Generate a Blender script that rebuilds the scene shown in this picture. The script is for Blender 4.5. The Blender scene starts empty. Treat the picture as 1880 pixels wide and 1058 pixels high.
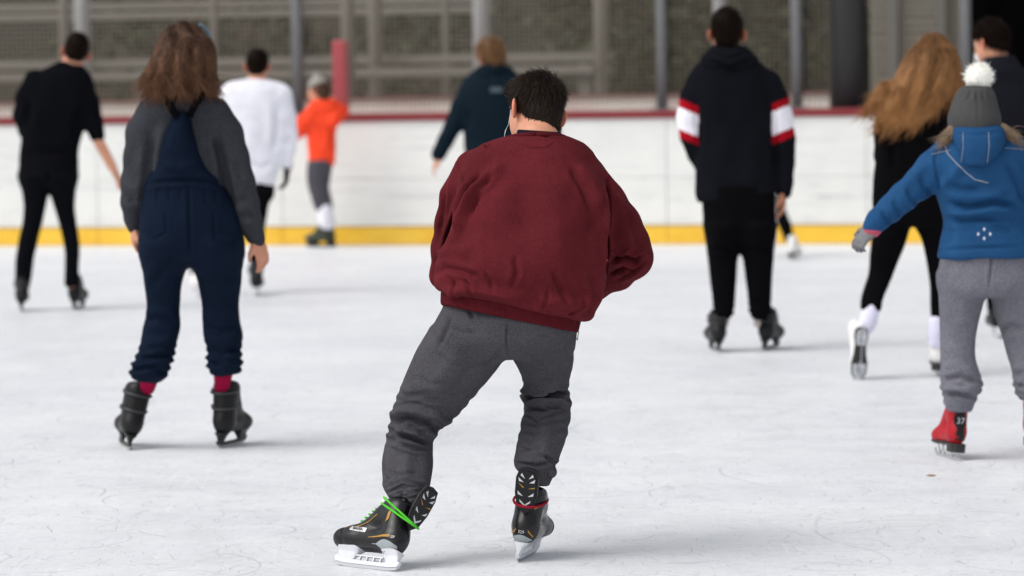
import bpy, math, random
import numpy as np
from mathutils import Vector, Matrix, Euler
from mathutils.bvhtree import BVHTree
rnd = random.Random(7); rng = np.random.default_rng(7)
rad = math.radians
sc = bpy.context.scene
col = sc.collection

# ------------------------------------------------------------------ camera, light, exposure
F = 7050.0                                  # focal length in photograph pixels (135 mm on 36 mm)
CAM_H, PITCH, ROLL = 1.5, 3.18, -0.8
cam_d = bpy.data.cameras.new('camera'); cam = bpy.data.objects.new('camera', cam_d); col.objects.link(cam)
cam_d.lens = 135; cam_d.sensor_width = 36; cam_d.clip_start = 0.1; cam_d.clip_end = 500
cam.location = (0, 0, CAM_H)
camR = (Matrix.Rotation(rad(90 - PITCH), 3, 'X') @ Matrix.Rotation(rad(ROLL), 3, 'Z'))
cam.rotation_euler = camR.to_euler()
cam_d.dof.use_dof = True; cam_d.dof.focus_distance = 11.75; cam_d.dof.aperture_fstop = 3.6
sc.camera = cam
world = bpy.data.worlds.new('World'); sc.world = world; world.use_nodes = True
wn = world.node_tree.nodes; wl = world.node_tree.links
sky = wn.new('ShaderNodeTexSky'); sky.sky_type = 'NISHITA'; sky.sun_disc = False
SUN_EL, SUN_AZ = 52, -118                    # degrees; azimuth measured from +Y towards +X
sky.sun_elevation = rad(SUN_EL); sky.sun_rotation = rad(SUN_AZ)
sky.air_density = 1.0; sky.dust_density = 4.0; sky.ozone_density = 1.0
hs = wn.new('ShaderNodeHueSaturation'); hs.inputs['Saturation'].default_value = 0.22
wl.new(sky.outputs[0], hs.inputs['Color']); wl.new(hs.outputs[0], wn['Background'].inputs[0])
wn['Background'].inputs[1].default_value = 0.128
sun_d = bpy.data.lights.new('sun', 'SUN'); sun = bpy.data.objects.new('sun', sun_d); col.objects.link(sun)
sun_d.energy = 0.75; sun_d.angle = rad(48); sun_d.color = (1, .97, .93)
sdir = Vector((math.sin(rad(SUN_AZ)) * math.cos(rad(SUN_EL)), math.cos(rad(SUN_AZ)) * math.cos(rad(SUN_EL)), math.sin(rad(SUN_EL))))
sun.rotation_euler = sdir.to_track_quat('Z', 'Y').to_euler()
sc.view_settings.view_transform = 'Standard'; sc.view_settings.look = 'None'
sc.view_settings.exposure = 0.37; sc.view_settings.gamma = 1; sc.view_settings.use_curve_mapping = False

# ------------------------------------------------------------------ survey helpers (photograph pixel -> point in the rink)
CR = np.array(camR)
def ray(px, py):
    return CR @ np.array([(px - 940) / F, -(py - 529) / F, -1.0])
def at(px, py, Y):
    d = ray(px, py); t = Y / d[1]
    return np.array([0, 0, CAM_H]) + d * t
def ground(px, py, z=0.0):
    d = ray(px, py); t = (z - CAM_H) / d[2]
    return np.array([0, 0, CAM_H]) + d * t
def project(V):
    c = (V - np.array([0, 0, CAM_H])) @ CR
    return np.stack([940 + F * c[:, 0] / -c[:, 2], 529 - F * c[:, 1] / -c[:, 2]], 1)

# ------------------------------------------------------------------ object helpers
def tag(o, label=None, cat=None, group=None, kind=None):
    if label: o['label'] = label
    if cat: o['category'] = cat
    if group: o['group'] = group
    if kind: o['kind'] = kind
    return o
def empty(name, loc):
    o = bpy.data.objects.new(name, None); col.objects.link(o); o.location = loc; o.empty_display_size = .1
    return o
def abspos(p):
    v = Vector((0, 0, 0))
    while p is not None:
        v += p.location; p = p.parent
    return v
def mesh_obj(name, verts, faces, mat, parent=None, smooth=False, attr=None):
    """verts: world space array, faces: (n,4) array or a list"""
    V = np.asarray(verts, dtype=np.float64).reshape(-1, 3)
    if parent is not None: V = V - np.array(abspos(parent))
    me = bpy.data.meshes.new(name)
    if isinstance(faces, np.ndarray) and len(faces):
        n, k = faces.shape
        me.vertices.add(len(V)); me.vertices.foreach_set('co', V.ravel())
        me.loops.add(n * k); me.loops.foreach_set('vertex_index', faces.astype(np.int32).ravel())
        me.polygons.add(n); me.polygons.foreach_set('loop_start', np.arange(0, n * k, k, dtype=np.int32))
        me.polygons.foreach_set('loop_total', np.full(n, k, dtype=np.int32))
        me.update(calc_edges=True); me.validate()
    else:
        me.from_pydata([tuple(v) for v in V], [], [tuple(f) for f in faces]); me.update()
    for m in (mat if isinstance(mat, (list, tuple)) else [mat]): me.materials.append(m)
    if smooth: me.polygons.foreach_set('use_smooth', np.ones(len(me.polygons), dtype=bool))
    if attr is not None:
        for an, av in attr.items():
            a = me.attributes.new(an, 'FLOAT', 'POINT'); a.data.foreach_set('value', np.asarray(av, dtype=np.float32))
    o = bpy.data.objects.new(name, me); col.objects.link(o)
    if parent is not None: o.parent = parent
    return o
class MB:
    def __init__(s): s.v = []; s.f = []
    def add(s, v, f):
        b = len(s.v); s.v += [tuple(x) for x in v]; s.f += [tuple(i + b for i in q) for q in f]
    def box(s, lo, hi, M=None):
        v = [(x, y, z) for z in (lo[2], hi[2]) for y in (lo[1], hi[1]) for x in (lo[0], hi[0])]
        if M is not None: v = [M @ Vector(q) for q in v]
        s.add(v, [(0, 2, 3, 1), (4, 5, 7, 6), (0, 1, 5, 4), (2, 6, 7, 3), (0, 4, 6, 2), (1, 3, 7, 5)])
    def tube(s, pts, r, n=8):
        pts = [Vector(p) for p in pts]; rs = r if isinstance(r, (list, tuple)) else [r] * len(pts)
        v = []; f = []; up = Vector((0.13, 0.2, 1)).normalized()
        for i, p in enumerate(pts):
            t = (pts[min(i + 1, len(pts) - 1)] - pts[max(i - 1, 0)]).normalized()
            if abs(t.dot(up)) > .95: a = t.cross(Vector((1, 0, 0))).normalized()
            else: a = t.cross(up).normalized()
            b = t.cross(a)
            for k in range(n):
                w = 2 * math.pi * k / n; v.append(p + (a * math.cos(w) + b * math.sin(w)) * rs[i])
        for i in range(len(pts) - 1):
            for k in range(n):
                f.append((i * n + k, i * n + (k + 1) % n, (i + 1) * n + (k + 1) % n, (i + 1) * n + k))
        f.append(tuple(range(n))[::-1]); f.append(tuple((len(pts) - 1) * n + k for k in range(n)))
        s.add(v, f)
    def prism(s, poly, M, t):
        """polygon in local xy, thickness +-t/2 on local z, M 4x4"""
        n = len(poly); v = [M @ Vector((x, y, -t / 2)) for x, y in poly] + [M @ Vector((x, y, t / 2)) for x, y in poly]
        f = [tuple(range(n))[::-1], tuple(range(n, 2 * n))] + [(i, (i + 1) % n, n + (i + 1) % n, n + i) for i in range(n)]
        s.add(v, f)
    def build(s, name, mat, parent=None, smooth=False):
        return mesh_obj(name, s.v, s.f, mat, parent, smooth)

# ------------------------------------------------------------------ materials
def mat(name, rgb, rough=.6, metal=0.0, spec=None, sheen=0, coat=0):
    m = bpy.data.materials.new(name); m.use_nodes = True; b = m.node_tree.nodes['Principled BSDF']
    b.inputs['Base Color'].default_value = (*rgb, 1); b.inputs['Roughness'].default_value = rough; b.inputs['Metallic'].default_value = metal
    if spec is not None: b.inputs['Specular IOR Level'].default_value = spec
    if sheen: b.inputs['Sheen Weight'].default_value = sheen; b.inputs['Sheen Roughness'].default_value = .5
    if coat: b.inputs['Coat Weight'].default_value = coat; b.inputs['Coat Roughness'].default_value = .08
    return m
def nodes(m): return m.node_tree.nodes, m.node_tree.links, m.node_tree.nodes['Principled BSDF']
def rgbmix(N, L, fac, a, b, mode='MIX'):
    x = N.new('ShaderNodeMix'); x.data_type = 'RGBA'; x.blend_type = mode
    for s_, v in ((0, fac), (6, a), (7, b)):
        if hasattr(v, 'links'): L.new(v, x.inputs[s_])
        elif s_ == 0: x.inputs[0].default_value = v
        else: x.inputs[s_].default_value = (*v, 1)
    return x.outputs[2]
def ramp(N, L, src, p0, p1, c0=(0, 0, 0), c1=(1, 1, 1)):
    r = N.new('ShaderNodeValToRGB'); L.new(src, r.inputs[0]); e = r.color_ramp.elements
    e[0].position = p0; e[1].position = p1; e[0].color = (*c0, 1); e[1].color = (*c1, 1)
    return r.outputs[0]
def noise(N, L, scale, detail=4, vec=None, rough=.55, dist=0):
    n = N.new('ShaderNodeTexNoise'); n.inputs['Scale'].default_value = scale; n.inputs['Detail'].default_value = detail
    n.inputs['Roughness'].default_value = rough; n.inputs['Distortion'].default_value = dist
    if vec is not None: L.new(vec, n.inputs['Vector'])
    return n.outputs[0]
def objco(N): return N.new('ShaderNodeTexCoord').outputs['Object']
def fabric(name, rgb, heather=.15, grain=420, bump=.25, rough=.95, sheen=0, blotch=.12, spec=.05):
    m = mat(name, rgb, rough, spec=spec, sheen=sheen); N, L, B = nodes(m); co = objco(N)
    hi = tuple(min(1, c * (1 + heather * 2.2)) for c in rgb); lo = tuple(c * (1 - heather) for c in rgb)
    g = ramp(N, L, noise(N, L, grain, 2, co, .7), .38, .62, lo, hi)
    bl = ramp(N, L, noise(N, L, 7, 4, co), .3, .7, (1 - blotch,) * 3, (1 + blotch,) * 3)
    c = rgbmix(N, L, 1.0, g, bl, 'MULTIPLY'); L.new(c, B.inputs['Base Color'])
    bp = N.new('ShaderNodeBump'); bp.inputs['Strength'].default_value = bump; bp.inputs['Distance'].default_value = .002
    L.new(noise(N, L, grain * .8, 3, co, .7), bp.inputs['Height'])
    b2 = N.new('ShaderNodeBump'); b2.inputs['Strength'].default_value = .35; b2.inputs['Distance'].default_value = .012
    L.new(noise(N, L, 22, 3, co, .5, .6), b2.inputs['Height']); L.new(bp.outputs[0], b2.inputs['Normal'])
    L.new(b2.outputs[0], B.inputs['Normal'])
    return m
def skin(name, rgb, flush=(.62, .14, .09)):
    m = mat(name, rgb, .5, spec=.35); N, L, B = nodes(m); co = objco(N)
    a = N.new('ShaderNodeAttribute'); a.attribute_name = 'flush'
    c = rgbmix(N, L, ramp(N, L, noise(N, L, 30, 4, co), .3, .7), tuple(x * .9 for x in rgb), tuple(min(1, x * 1.1) for x in rgb))
    c = rgbmix(N, L, a.outputs['Fac'], c, flush); L.new(c, B.inputs['Base Color'])
    B.inputs['Subsurface Weight'].default_value = .12; B.inputs['Subsurface Radius'].default_value = (1, .3, .15); B.inputs['Subsurface Scale'].default_value = .01
    bp = N.new('ShaderNodeBump'); bp.inputs['Strength'].default_value = .15; bp.inputs['Distance'].default_value = .001
    L.new(noise(N, L, 600, 2, co), bp.inputs['Height']); L.new(bp.outputs[0], B.inputs['Normal'])
    return m
def hairmat(name, c0, c1, rough=.45):
    m = mat(name, c0, rough, spec=.18 if 'black' not in name else .04); N, L, B = nodes(m)
    gm = N.new('ShaderNodeNewGeometry')
    f = N.new('ShaderNodeAttribute'); f.attribute_name = 'tone'
    n = noise(N, L, 26, 5, objco(N), .7)
    mx = N.new('ShaderNodeMath'); mx.operation = 'MULTIPLY_ADD'; L.new(f.outputs['Fac'], mx.inputs[0]); mx.inputs[1].default_value = .55
    ml = N.new('ShaderNodeMath'); ml.operation = 'MULTIPLY'; L.new(n, ml.inputs[0]); ml.inputs[1].default_value = .3; L.new(ml.outputs[0], mx.inputs[2])
    L.new(rgbmix(N, L, mx.outputs[0], c0, c1), B.inputs['Base Color'])
    return m

# ------------------------------------------------------------------ implicit surfaces -> smooth meshes
class Solid:
    def __init__(s, h): s.h = h; s.ops = []
    def _op(s, fn, lo, hi, mode, k): s.ops.append((fn, np.array(lo, float), np.array(hi, float), mode, k)); return s
    def cone(s, a, b, ra, rb, k=.01, mode='u'):
        a = np.array(a, float); b = np.array(b, float); ab = b - a; L2 = max(ab @ ab, 1e-9)
        def fn(P):
            t = np.clip(((P - a) @ ab) / L2, 0, 1)
            return np.linalg.norm(P - a - t[:, None] * ab, axis=1) - (ra + (rb - ra) * t)
        r = max(ra, rb)
        return s._op(fn, np.minimum(a, b) - r, np.maximum(a, b) + r, mode, k)
    def chain(s, pts, k=.01):
        for (a, ra), (b, rb) in zip(pts[:-1], pts[1:]): s.cone(a, b, ra, rb, k)
        return s
    def ell(s, c, r, R=None, k=.01, mode='u'):
        c = np.array(c, float); r = np.array(r, float); R = np.eye(3) if R is None else np.array(R)
        mn = r.min(); mx = r.max()
        def fn(P):
            q = (P - c) @ R; kk = np.linalg.norm(q / r, axis=1); g = np.linalg.norm(q / (r * r), axis=1)
            return kk * (kk - 1) / np.maximum(g, 1e-6)
        return s._op(fn, c - mx, c + mx, mode, k)
    def loft(s, rows, k=.015, n=2.2, cap=.012, mode='u'):
        """rows: (cx, cy, z, half_width, half_depth) with falling z"""
        R = np.array(rows, float); m = len(R); dense = []
        for i in range(m - 1):
            p0, p1, p2, p3 = R[max(i - 1, 0)], R[i], R[i + 1], R[min(i + 2, m - 1)]
            for t in np.linspace(0, 1, 8, endpoint=False):
                q = .5 * ((2 * p1) + (-p0 + p2) * t + (2 * p0 - 5 * p1 + 4 * p2 - p3) * t * t + (-p0 + 3 * p1 - 3 * p2 + p3) * t ** 3)
                q[2] = p1[2] + (p2[2] - p1[2]) * t; dense.append(q)
        dense.append(R[-1]); D = np.array(dense)[::-1]
        D[:, 3:] = np.maximum(D[:, 3:], .004)
        zz = D[:, 2] + np.arange(len(D)) * 1e-7
        sl = np.hypot(np.gradient(D[:, 0], zz), np.gradient(D[:, 1], zz)); sl = 1 / np.sqrt(1 + np.minimum(sl, 2) ** 2)
        def fn(P):
            z = P[:, 2]; cx = np.interp(z, zz, D[:, 0]); cy = np.interp(z, zz, D[:, 1])
            a = np.interp(z, zz, D[:, 3]); b = np.interp(z, zz, D[:, 4]); c = np.interp(z, zz, sl)
            q = (np.abs((P[:, 0] - cx) / a) ** n + np.abs((P[:, 1] - cy) / b) ** n) ** (1 / n)
            d = (q - 1) * np.minimum(a, b) * c
            dz = np.maximum(z - zz[-1], zz[0] - z)
            h = np.clip(.5 - .5 * (d - dz) / cap, 0, 1)
            return d * (1 - h) + dz * h + cap * h * (1 - h)
        lo = [(D[:, 0] - D[:, 3]).min(), (D[:, 1] - D[:, 4]).min(), zz[0]]; hi = [(D[:, 0] + D[:, 3]).max(), (D[:, 1] + D[:, 4]).max(), zz[-1]]
        return s._op(fn, lo, hi, mode, k)
    def plane(s, p, nrm, k=.004):
        """keep the side nrm points away from"""
        p = np.array(p, float); nrm = np.array(nrm, float); nrm = nrm / np.linalg.norm(nrm)
        return s._op(lambda P: (P - p) @ nrm, [-1e9] * 3, [1e9] * 3, 'i', k)
    def mesh(s, smooth=2):
        h = s.h; U = [o for o in s.ops if o[3] == 'u']
        lo = np.min([o[1] for o in U], 0) - 3 * h; hi = np.max([o[2] for o in U], 0) + 3 * h
        n = np.ceil((hi - lo) / h).astype(int) + 1
        G = np.full(n, 1.0, dtype=np.float32)
        ax = [lo[i] + h * np.arange(n[i]) for i in range(3)]
        for fn, a, b, mode, k in s.ops:
            m = k + 3 * h
            i0 = [max(0, int((max(a[j], lo[j]) - m - lo[j]) / h)) for j in range(3)]; i1 = [min(n[j], int((min(b[j], hi[j]) + m - lo[j]) / h) + 2) for j in range(3)]
            if any(i1[j] <= i0[j] for j in range(3)): continue
            X, Y, Z = np.meshgrid(*[ax[j][i0[j]:i1[j]] for j in range(3)], indexing='ij')
            d = fn(np.stack([X.ravel(), Y.ravel(), Z.ravel()], 1)).reshape(X.shape)
            g = G[i0[0]:i1[0], i0[1]:i1[1], i0[2]:i1[2]]
            if mode == 'u':
                q = np.clip(.5 + .5 * (g - d) / k, 0, 1); r = g * (1 - q) + d * q - k * q * (1 - q)
            else:
                if mode == 's': d = -d
                q = np.clip(.5 - .5 * (g - d) / k, 0, 1); r = g * (1 - q) + d * q + k * q * (1 - q)
            G[i0[0]:i1[0], i0[1]:i1[1], i0[2]:i1[2]] = r
        ins = G < 0
        c = ins[:-1, :-1, :-1].astype(np.int8)
        cs = np.zeros([x - 1 for x in n], np.int8)
        for dx in (0, 1):
            for dy in (0, 1):
                for dz in (0, 1): cs += ins[dx:n[0] - 1 + dx, dy:n[1] - 1 + dy, dz:n[2] - 1 + dz]
        act = (cs > 0) & (cs < 8); I = np.argwhere(act); idx = -np.ones(cs.shape, np.int64); idx[act] = np.arange(len(I))
        acc = np.zeros((len(I), 3)); cnt = np.zeros(len(I))
        for axn in range(3):
            o1, o2 = [q for q in range(3) if q != axn]
            for u in (0, 1):
                for v in (0, 1):
                    A = I.copy(); A[:, o1] += u; A[:, o2] += v; B = A.copy(); B[:, axn] += 1
                    ga = G[A[:, 0], A[:, 1], A[:, 2]]; gb = G[B[:, 0], B[:, 1], B[:, 2]]
                    w = (ga < 0) != (gb < 0); t = np.where(w, ga / np.where(w, ga - gb, 1), 0)
                    p = A.astype(float); p[:, axn] += t; acc[w] += p[w]; cnt[w] += 1
        V = lo + h * acc / cnt[:, None]
        faces = []
        for axn in range(3):
            o1, o2 = [(1, 2), (2, 0), (0, 1)][axn]
            sl0 = [slice(None)] * 3; sl1 = [slice(None)] * 3; sl0[axn] = slice(0, -1); sl1[axn] = slice(1, None)
            a = ins[tuple(sl0)]; b = ins[tuple(sl1)]; E = np.argwhere(a != b)
            E = E[(E[:, o1] > 0) & (E[:, o2] > 0) & (E[:, o1] < n[o1] - 1) & (E[:, o2] < n[o2] - 1)]
            fl = a[E[:, 0], E[:, 1], E[:, 2]]
            def cid(d1, d2):
                q = E.copy(); q[:, o1] += d1; q[:, o2] += d2; return idx[q[:, 0], q[:, 1], q[:, 2]]
            Q = np.stack([cid(-1, -1), cid(0, -1), cid(0, 0), cid(-1, 0)], 1)
            Q[~fl] = Q[~fl][:, ::-1]; faces.append(Q)
        Fc = np.concatenate(faces)
        for _ in range(smooth):
            S = np.zeros_like(V); C = np.zeros(len(V))
            for i in range(4):
                a = Fc[:, i]; b = Fc[:, (i + 1) % 4]
                for x, y in ((a, b), (b, a)):
                    C += np.bincount(x, minlength=len(V))
                    for j in range(3): S[:, j] += np.bincount(x, V[y, j], minlength=len(V))
            V = V * .5 + .5 * S / np.maximum(C, 1)[:, None]
        return V, Fc
def vnormals(V, Fc):
    fn = np.cross(V[Fc[:, 2]] - V[Fc[:, 0]], V[Fc[:, 3]] - V[Fc[:, 1]]); N = np.zeros_like(V)
    for i in range(4):
        for j in range(3): N[:, j] += np.bincount(Fc[:, i], fn[:, j], minlength=len(V))
    return N / np.maximum(np.linalg.norm(N, axis=1), 1e-12)[:, None]
def seg_dist(P, pts):
    best = np.full(len(P), 1e9); tt = np.zeros(len(P)); L = [0]
    pts = [np.array(p, float) for p in pts]
    for a, b in zip(pts[:-1], pts[1:]): L.append(L[-1] + np.linalg.norm(b - a))
    for i, (a, b) in enumerate(zip(pts[:-1], pts[1:])):
        ab = b - a; t = np.clip(((P - a) @ ab) / (ab @ ab), 0, 1); d = np.linalg.norm(P - a - t[:, None] * ab, axis=1)
        w = d < best; best[w] = d[w]; tt[w] = (L[i] + t[w] * (L[i + 1] - L[i])) / L[-1]
    return best, tt
def sculpt(V, Fc, folds=(), soft=0.0, softscale=9.0, seed=0):
    """folds: (points as surveyed on the back of the garment, width, depth in metres); negative depth is a crease"""
    N = vnormals(V, Fc); P = project(V); toc = -N[:, 1]; face = np.clip(toc * 2.5 + .3, 0, 1); D = np.zeros(len(V))
    for pts, w, amp in folds:
        d, t = seg_dist(P, pts); taper = np.clip(np.minimum(t, 1 - t) * 5 + .15, 0, 1)
        g = np.exp(-(d / w) ** 2) * taper
        rim = np.exp(-((d - 2.1 * w) / (1.1 * w)) ** 2) * taper
        D += (amp * g - .3 * amp * rim) * face
    if soft:
        r = np.random.default_rng(seed)
        for i in range(14):
            v = r.normal(size=3) * softscale * r.uniform(.7, 2.2); v[2] *= .6
            D += soft * .3 * np.sin(V @ v + r.uniform(0, 6.28)) * np.sin(V @ (r.normal(size=3) * softscale * .5) + r.uniform(0, 6))
    return V + N * D[:, None]
def bunch(V, Fc, zc, half, amp, wl, seed=0):
    """rings of gathered cloth round a cuff"""
    N = vnormals(V, Fc); r = np.random.default_rng(seed); w = np.exp(-((V[:, 2] - zc) / half) ** 2)
    ph = 2.2 * np.sin(V[:, 0] * 31 + r.uniform(0, 6)) + 1.6 * np.sin(V[:, 1] * 37 + r.uniform(0, 6))
    return V + N * (amp * w * np.sin(V[:, 2] * 6.283 / wl + ph))[:, None]
def join(parts):
    vs = []; fs = []; b = 0
    for V, Fc in parts: vs.append(V); fs.append(Fc + b); b += len(V)
    return np.concatenate(vs), np.concatenate(fs)

# ------------------------------------------------------------------ hair strands
def strands(name, mesh, n, flow, length, width, mat_, parent, lift=.4, seg=4, jitter=.25, mask=None, seed=1, follow=False, free=.25, lenf=None):
    V, Fc = mesh; r = np.random.default_rng(seed); N = vnormals(V, Fc)
    cand = np.arange(len(V))
    if mask is not None: cand = cand[mask(V)]
    pick = r.choice(cand, n)
    bvh = BVHTree.FromPolygons([tuple(v) for v in V], [tuple(f) for f in Fc]) if follow else None
    P = V[pick] + r.normal(size=(n, 3)) * .002; Nn = N[pick]; L = r.uniform(*length, n) * (lenf(P) if lenf else 1); tone = r.uniform(0, 1, n)
    J = r.normal(size=(n, 3)) * jitter
    rows = []; p = P.copy(); nn = Nn.copy(); wave = r.uniform(0, 6.28, n)
    for i in range(seg + 1):
        rows.append(p.copy())
        d = flow(p) + J + .25 * jitter * r.normal(size=(n, 3))
        d -= nn * np.sum(d * nn, 1)[:, None]; d /= np.maximum(np.linalg.norm(d, axis=1), 1e-6)[:, None]
        d = d + nn * lift * (0.4 + .8 * i / seg)
        p = p + d * (L / seg)[:, None]
        if follow and i < seg * (1 - free):
            for q in range(n):
                c, no, _, _ = bvh.find_nearest(p[q])
                if c is not None: p[q] = np.array(c) + np.array(no) * .003; nn[q] = np.array(no)
    R = np.stack(rows, 1)                                     # n, seg+1, 3
    T = R[:, -1] - R[:, 0]; side = np.cross(T, Nn); side /= np.maximum(np.linalg.norm(side, axis=1), 1e-9)[:, None]
    wd = width * r.uniform(.6, 1.4, n)
    prof = np.array([1 - .85 * (i / seg) ** 2 for i in range(seg + 1)])
    A = R + side[:, None] * (wd[:, None] * prof)[:, :, None]; B = R - side[:, None] * (wd[:, None] * prof)[:, :, None]
    C = R + Nn[:, None] * (wd[:, None] * prof * .8)[:, :, None]
    VV = np.stack([A, C, B], 2).reshape(-1, 3); ff = []
    base = np.arange(n) * (seg + 1) * 3
    for i in range(seg):
        for k in (0, 1):
            a = base + i * 3 + k; ff.append(np.stack([a, a + 1, a + 4, a + 3], 1))
        a = base + i * 3; ff.append(np.stack([a + 2, a, a + 3, a + 5], 1))
    return VV, np.concatenate(ff), np.repeat(tone, (seg + 1) * 3)
def hair_object(name, shell, st, mat_, parent, ztop=None, zlow=None):
    parts = [(shell[0], shell[1])] + [(s[0], s[1]) for s in st]
    V, Fc = join(parts); tone = np.concatenate([np.full(len(shell[0]), .1)] + [s[2] for s in st])
    if ztop is not None: tone = tone * .55 + .75 * np.clip((ztop - V[:, 2]) / (ztop - zlow), 0, 1) ** 1.3 - .1
    return mesh_obj(name, V, Fc, mat_, parent, True, {'tone': tone})

# ------------------------------------------------------------------ bodies
def rot(yaw=0, pitch=0, roll=0):
    """columns: right, forward, up of a figure facing away from the camera; yaw>0 turns left, pitch>0 bows, roll>0 tips to the right"""
    return np.array(Matrix.Rotation(rad(yaw), 3, 'Z') @ Matrix.Rotation(rad(-pitch), 3, 'X') @ Matrix.Rotation(rad(roll), 3, 'Y'))
def head_solid(c, R, s, neck, h=.005, neck_r=.052):
    S = Solid(h); w = lambda x, y, z: c + R @ (np.array([x, y, z]) * s)
    e = lambda p, r, k=.012, m='u', RR=None: S.ell(w(*p), np.array(r) * s, R if RR is None else RR, k * s, m)
    e((0, -.012, .03), (.074, .094, .088)); e((0, .032, -.025), (.066, .072, .087), .02); e((0, .055, -.085), (.034, .034, .026), .02)
    e((0, .0, -.05), (.058, .06, .05), .02)
    S.cone(w(0, .092, .02), w(0, .112, -.022), .007 * s, .012 * s, .012 * s)
    e((.013, .1, -.026), (.01, .01, .008), .006); e((-.013, .1, -.026), (.01, .01, .008), .006)
    for q in (-1, 1): e((q * .031, .096, .012), (.017, .014, .012), .012, 's')
    for q in (-1, 1): S.cone(w(q * .012, .095, .03), w(q * .045, .084, .032), .007 * s, .006 * s, .012 * s)
    e((0, .095, -.052), (.023, .01, .006), .005); e((0, .093, -.063), (.02, .01, .007), .005)
    for q in (-1, 1):
        Re = R @ np.array(Matrix.Rotation(rad(q * 34), 3, 'Z') @ Matrix.Rotation(rad(8), 3, 'X'))
        e((q * .086, -.016, -.012), (.008, .022, .034), .006, 'u', Re)
        e((q * .094, -.004, -.009), (.006, .0125, .023), .005, 's', Re)
    S.cone(w(0, -.022, -.05), neck, neck_r * s, neck_r * 1.12 * s, .03 * s)
    S.cone(neck, neck + np.array([0, .02, -.05]), neck_r * 1.12 * s, neck_r * 1.2 * s, .03)
    return S
def eyes(c, R, s, parent):
    for q in (-1, 1):
        w = c + R @ (np.array([q * .031, .083, .012]) * s); v = []; f = []
        for i in range(5):
            for j in range(8):
                a = math.pi * i / 4; b = 2 * math.pi * j / 8; v.append(w + .0115 * s * np.array([math.sin(a) * math.cos(b), math.sin(a) * math.sin(b), math.cos(a)]))
        for i in range(4):
            for j in range(8): f.append((i * 8 + j, i * 8 + (j + 1) % 8, i * 8 + 8 + (j + 1) % 8, i * 8 + 8 + j))
        mesh_obj('eye', v, f, M['eye'], parent, True)
def hand_solid(wr, el, s, palm=(0, 1, 0), h=.005, side=1, curl=.5, arm_r=.027, reach=1.0):
    """hand continuing the forearm el->wr, palm normal roughly `palm`, thumb on `side` (+1: right of the fingers' direction)"""
    wr = np.array(wr); d = wr - np.array(el); d /= np.linalg.norm(d); n = np.array(palm, float); n -= d * (n @ d); n /= np.linalg.norm(n)
    t = np.cross(d, n) * side; S = Solid(h); W = lambda a, b, c: wr + (d * a + t * b + n * c) * s
    S.cone(wr + (np.array(el) - wr) * reach, wr, arm_r * 1.35 * s, arm_r * s, .01)
    R = np.stack([t, n, d], 1)
    S.ell(W(.045, 0, .003), np.array([.040, .016, .052]) * s, R, .012 * s)
    for i, (b, L) in enumerate([(.029, .072), (.010, .08), (-.010, .075), (-.028, .06)]):
        c = curl * (1 + .12 * i); p0 = W(.075, b, .002); a = d * math.cos(c * .5) + n * math.sin(c * .5); p1 = p0 + a * L * .5 * s
        a2 = d * math.cos(c * 1.4) + n * math.sin(c * 1.4); p2 = p1 + a2 * L * .32 * s; a3 = d * math.cos(c * 2) + n * math.sin(c * 2); p3 = p2 + a3 * L * .25 * s
        S.chain([(p0, .0095 * s), (p1, .0085 * s), (p2, .0078 * s), (p3, .006 * s)], .003)
    q0 = W(.02, .026, .006); q1 = W(.05, .052, .014); q2 = W(.078, .058, .024)
    S.chain([(q0, .014 * s), (q1, .0105 * s), (q2, .008 * s)], .006)
    return S
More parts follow.
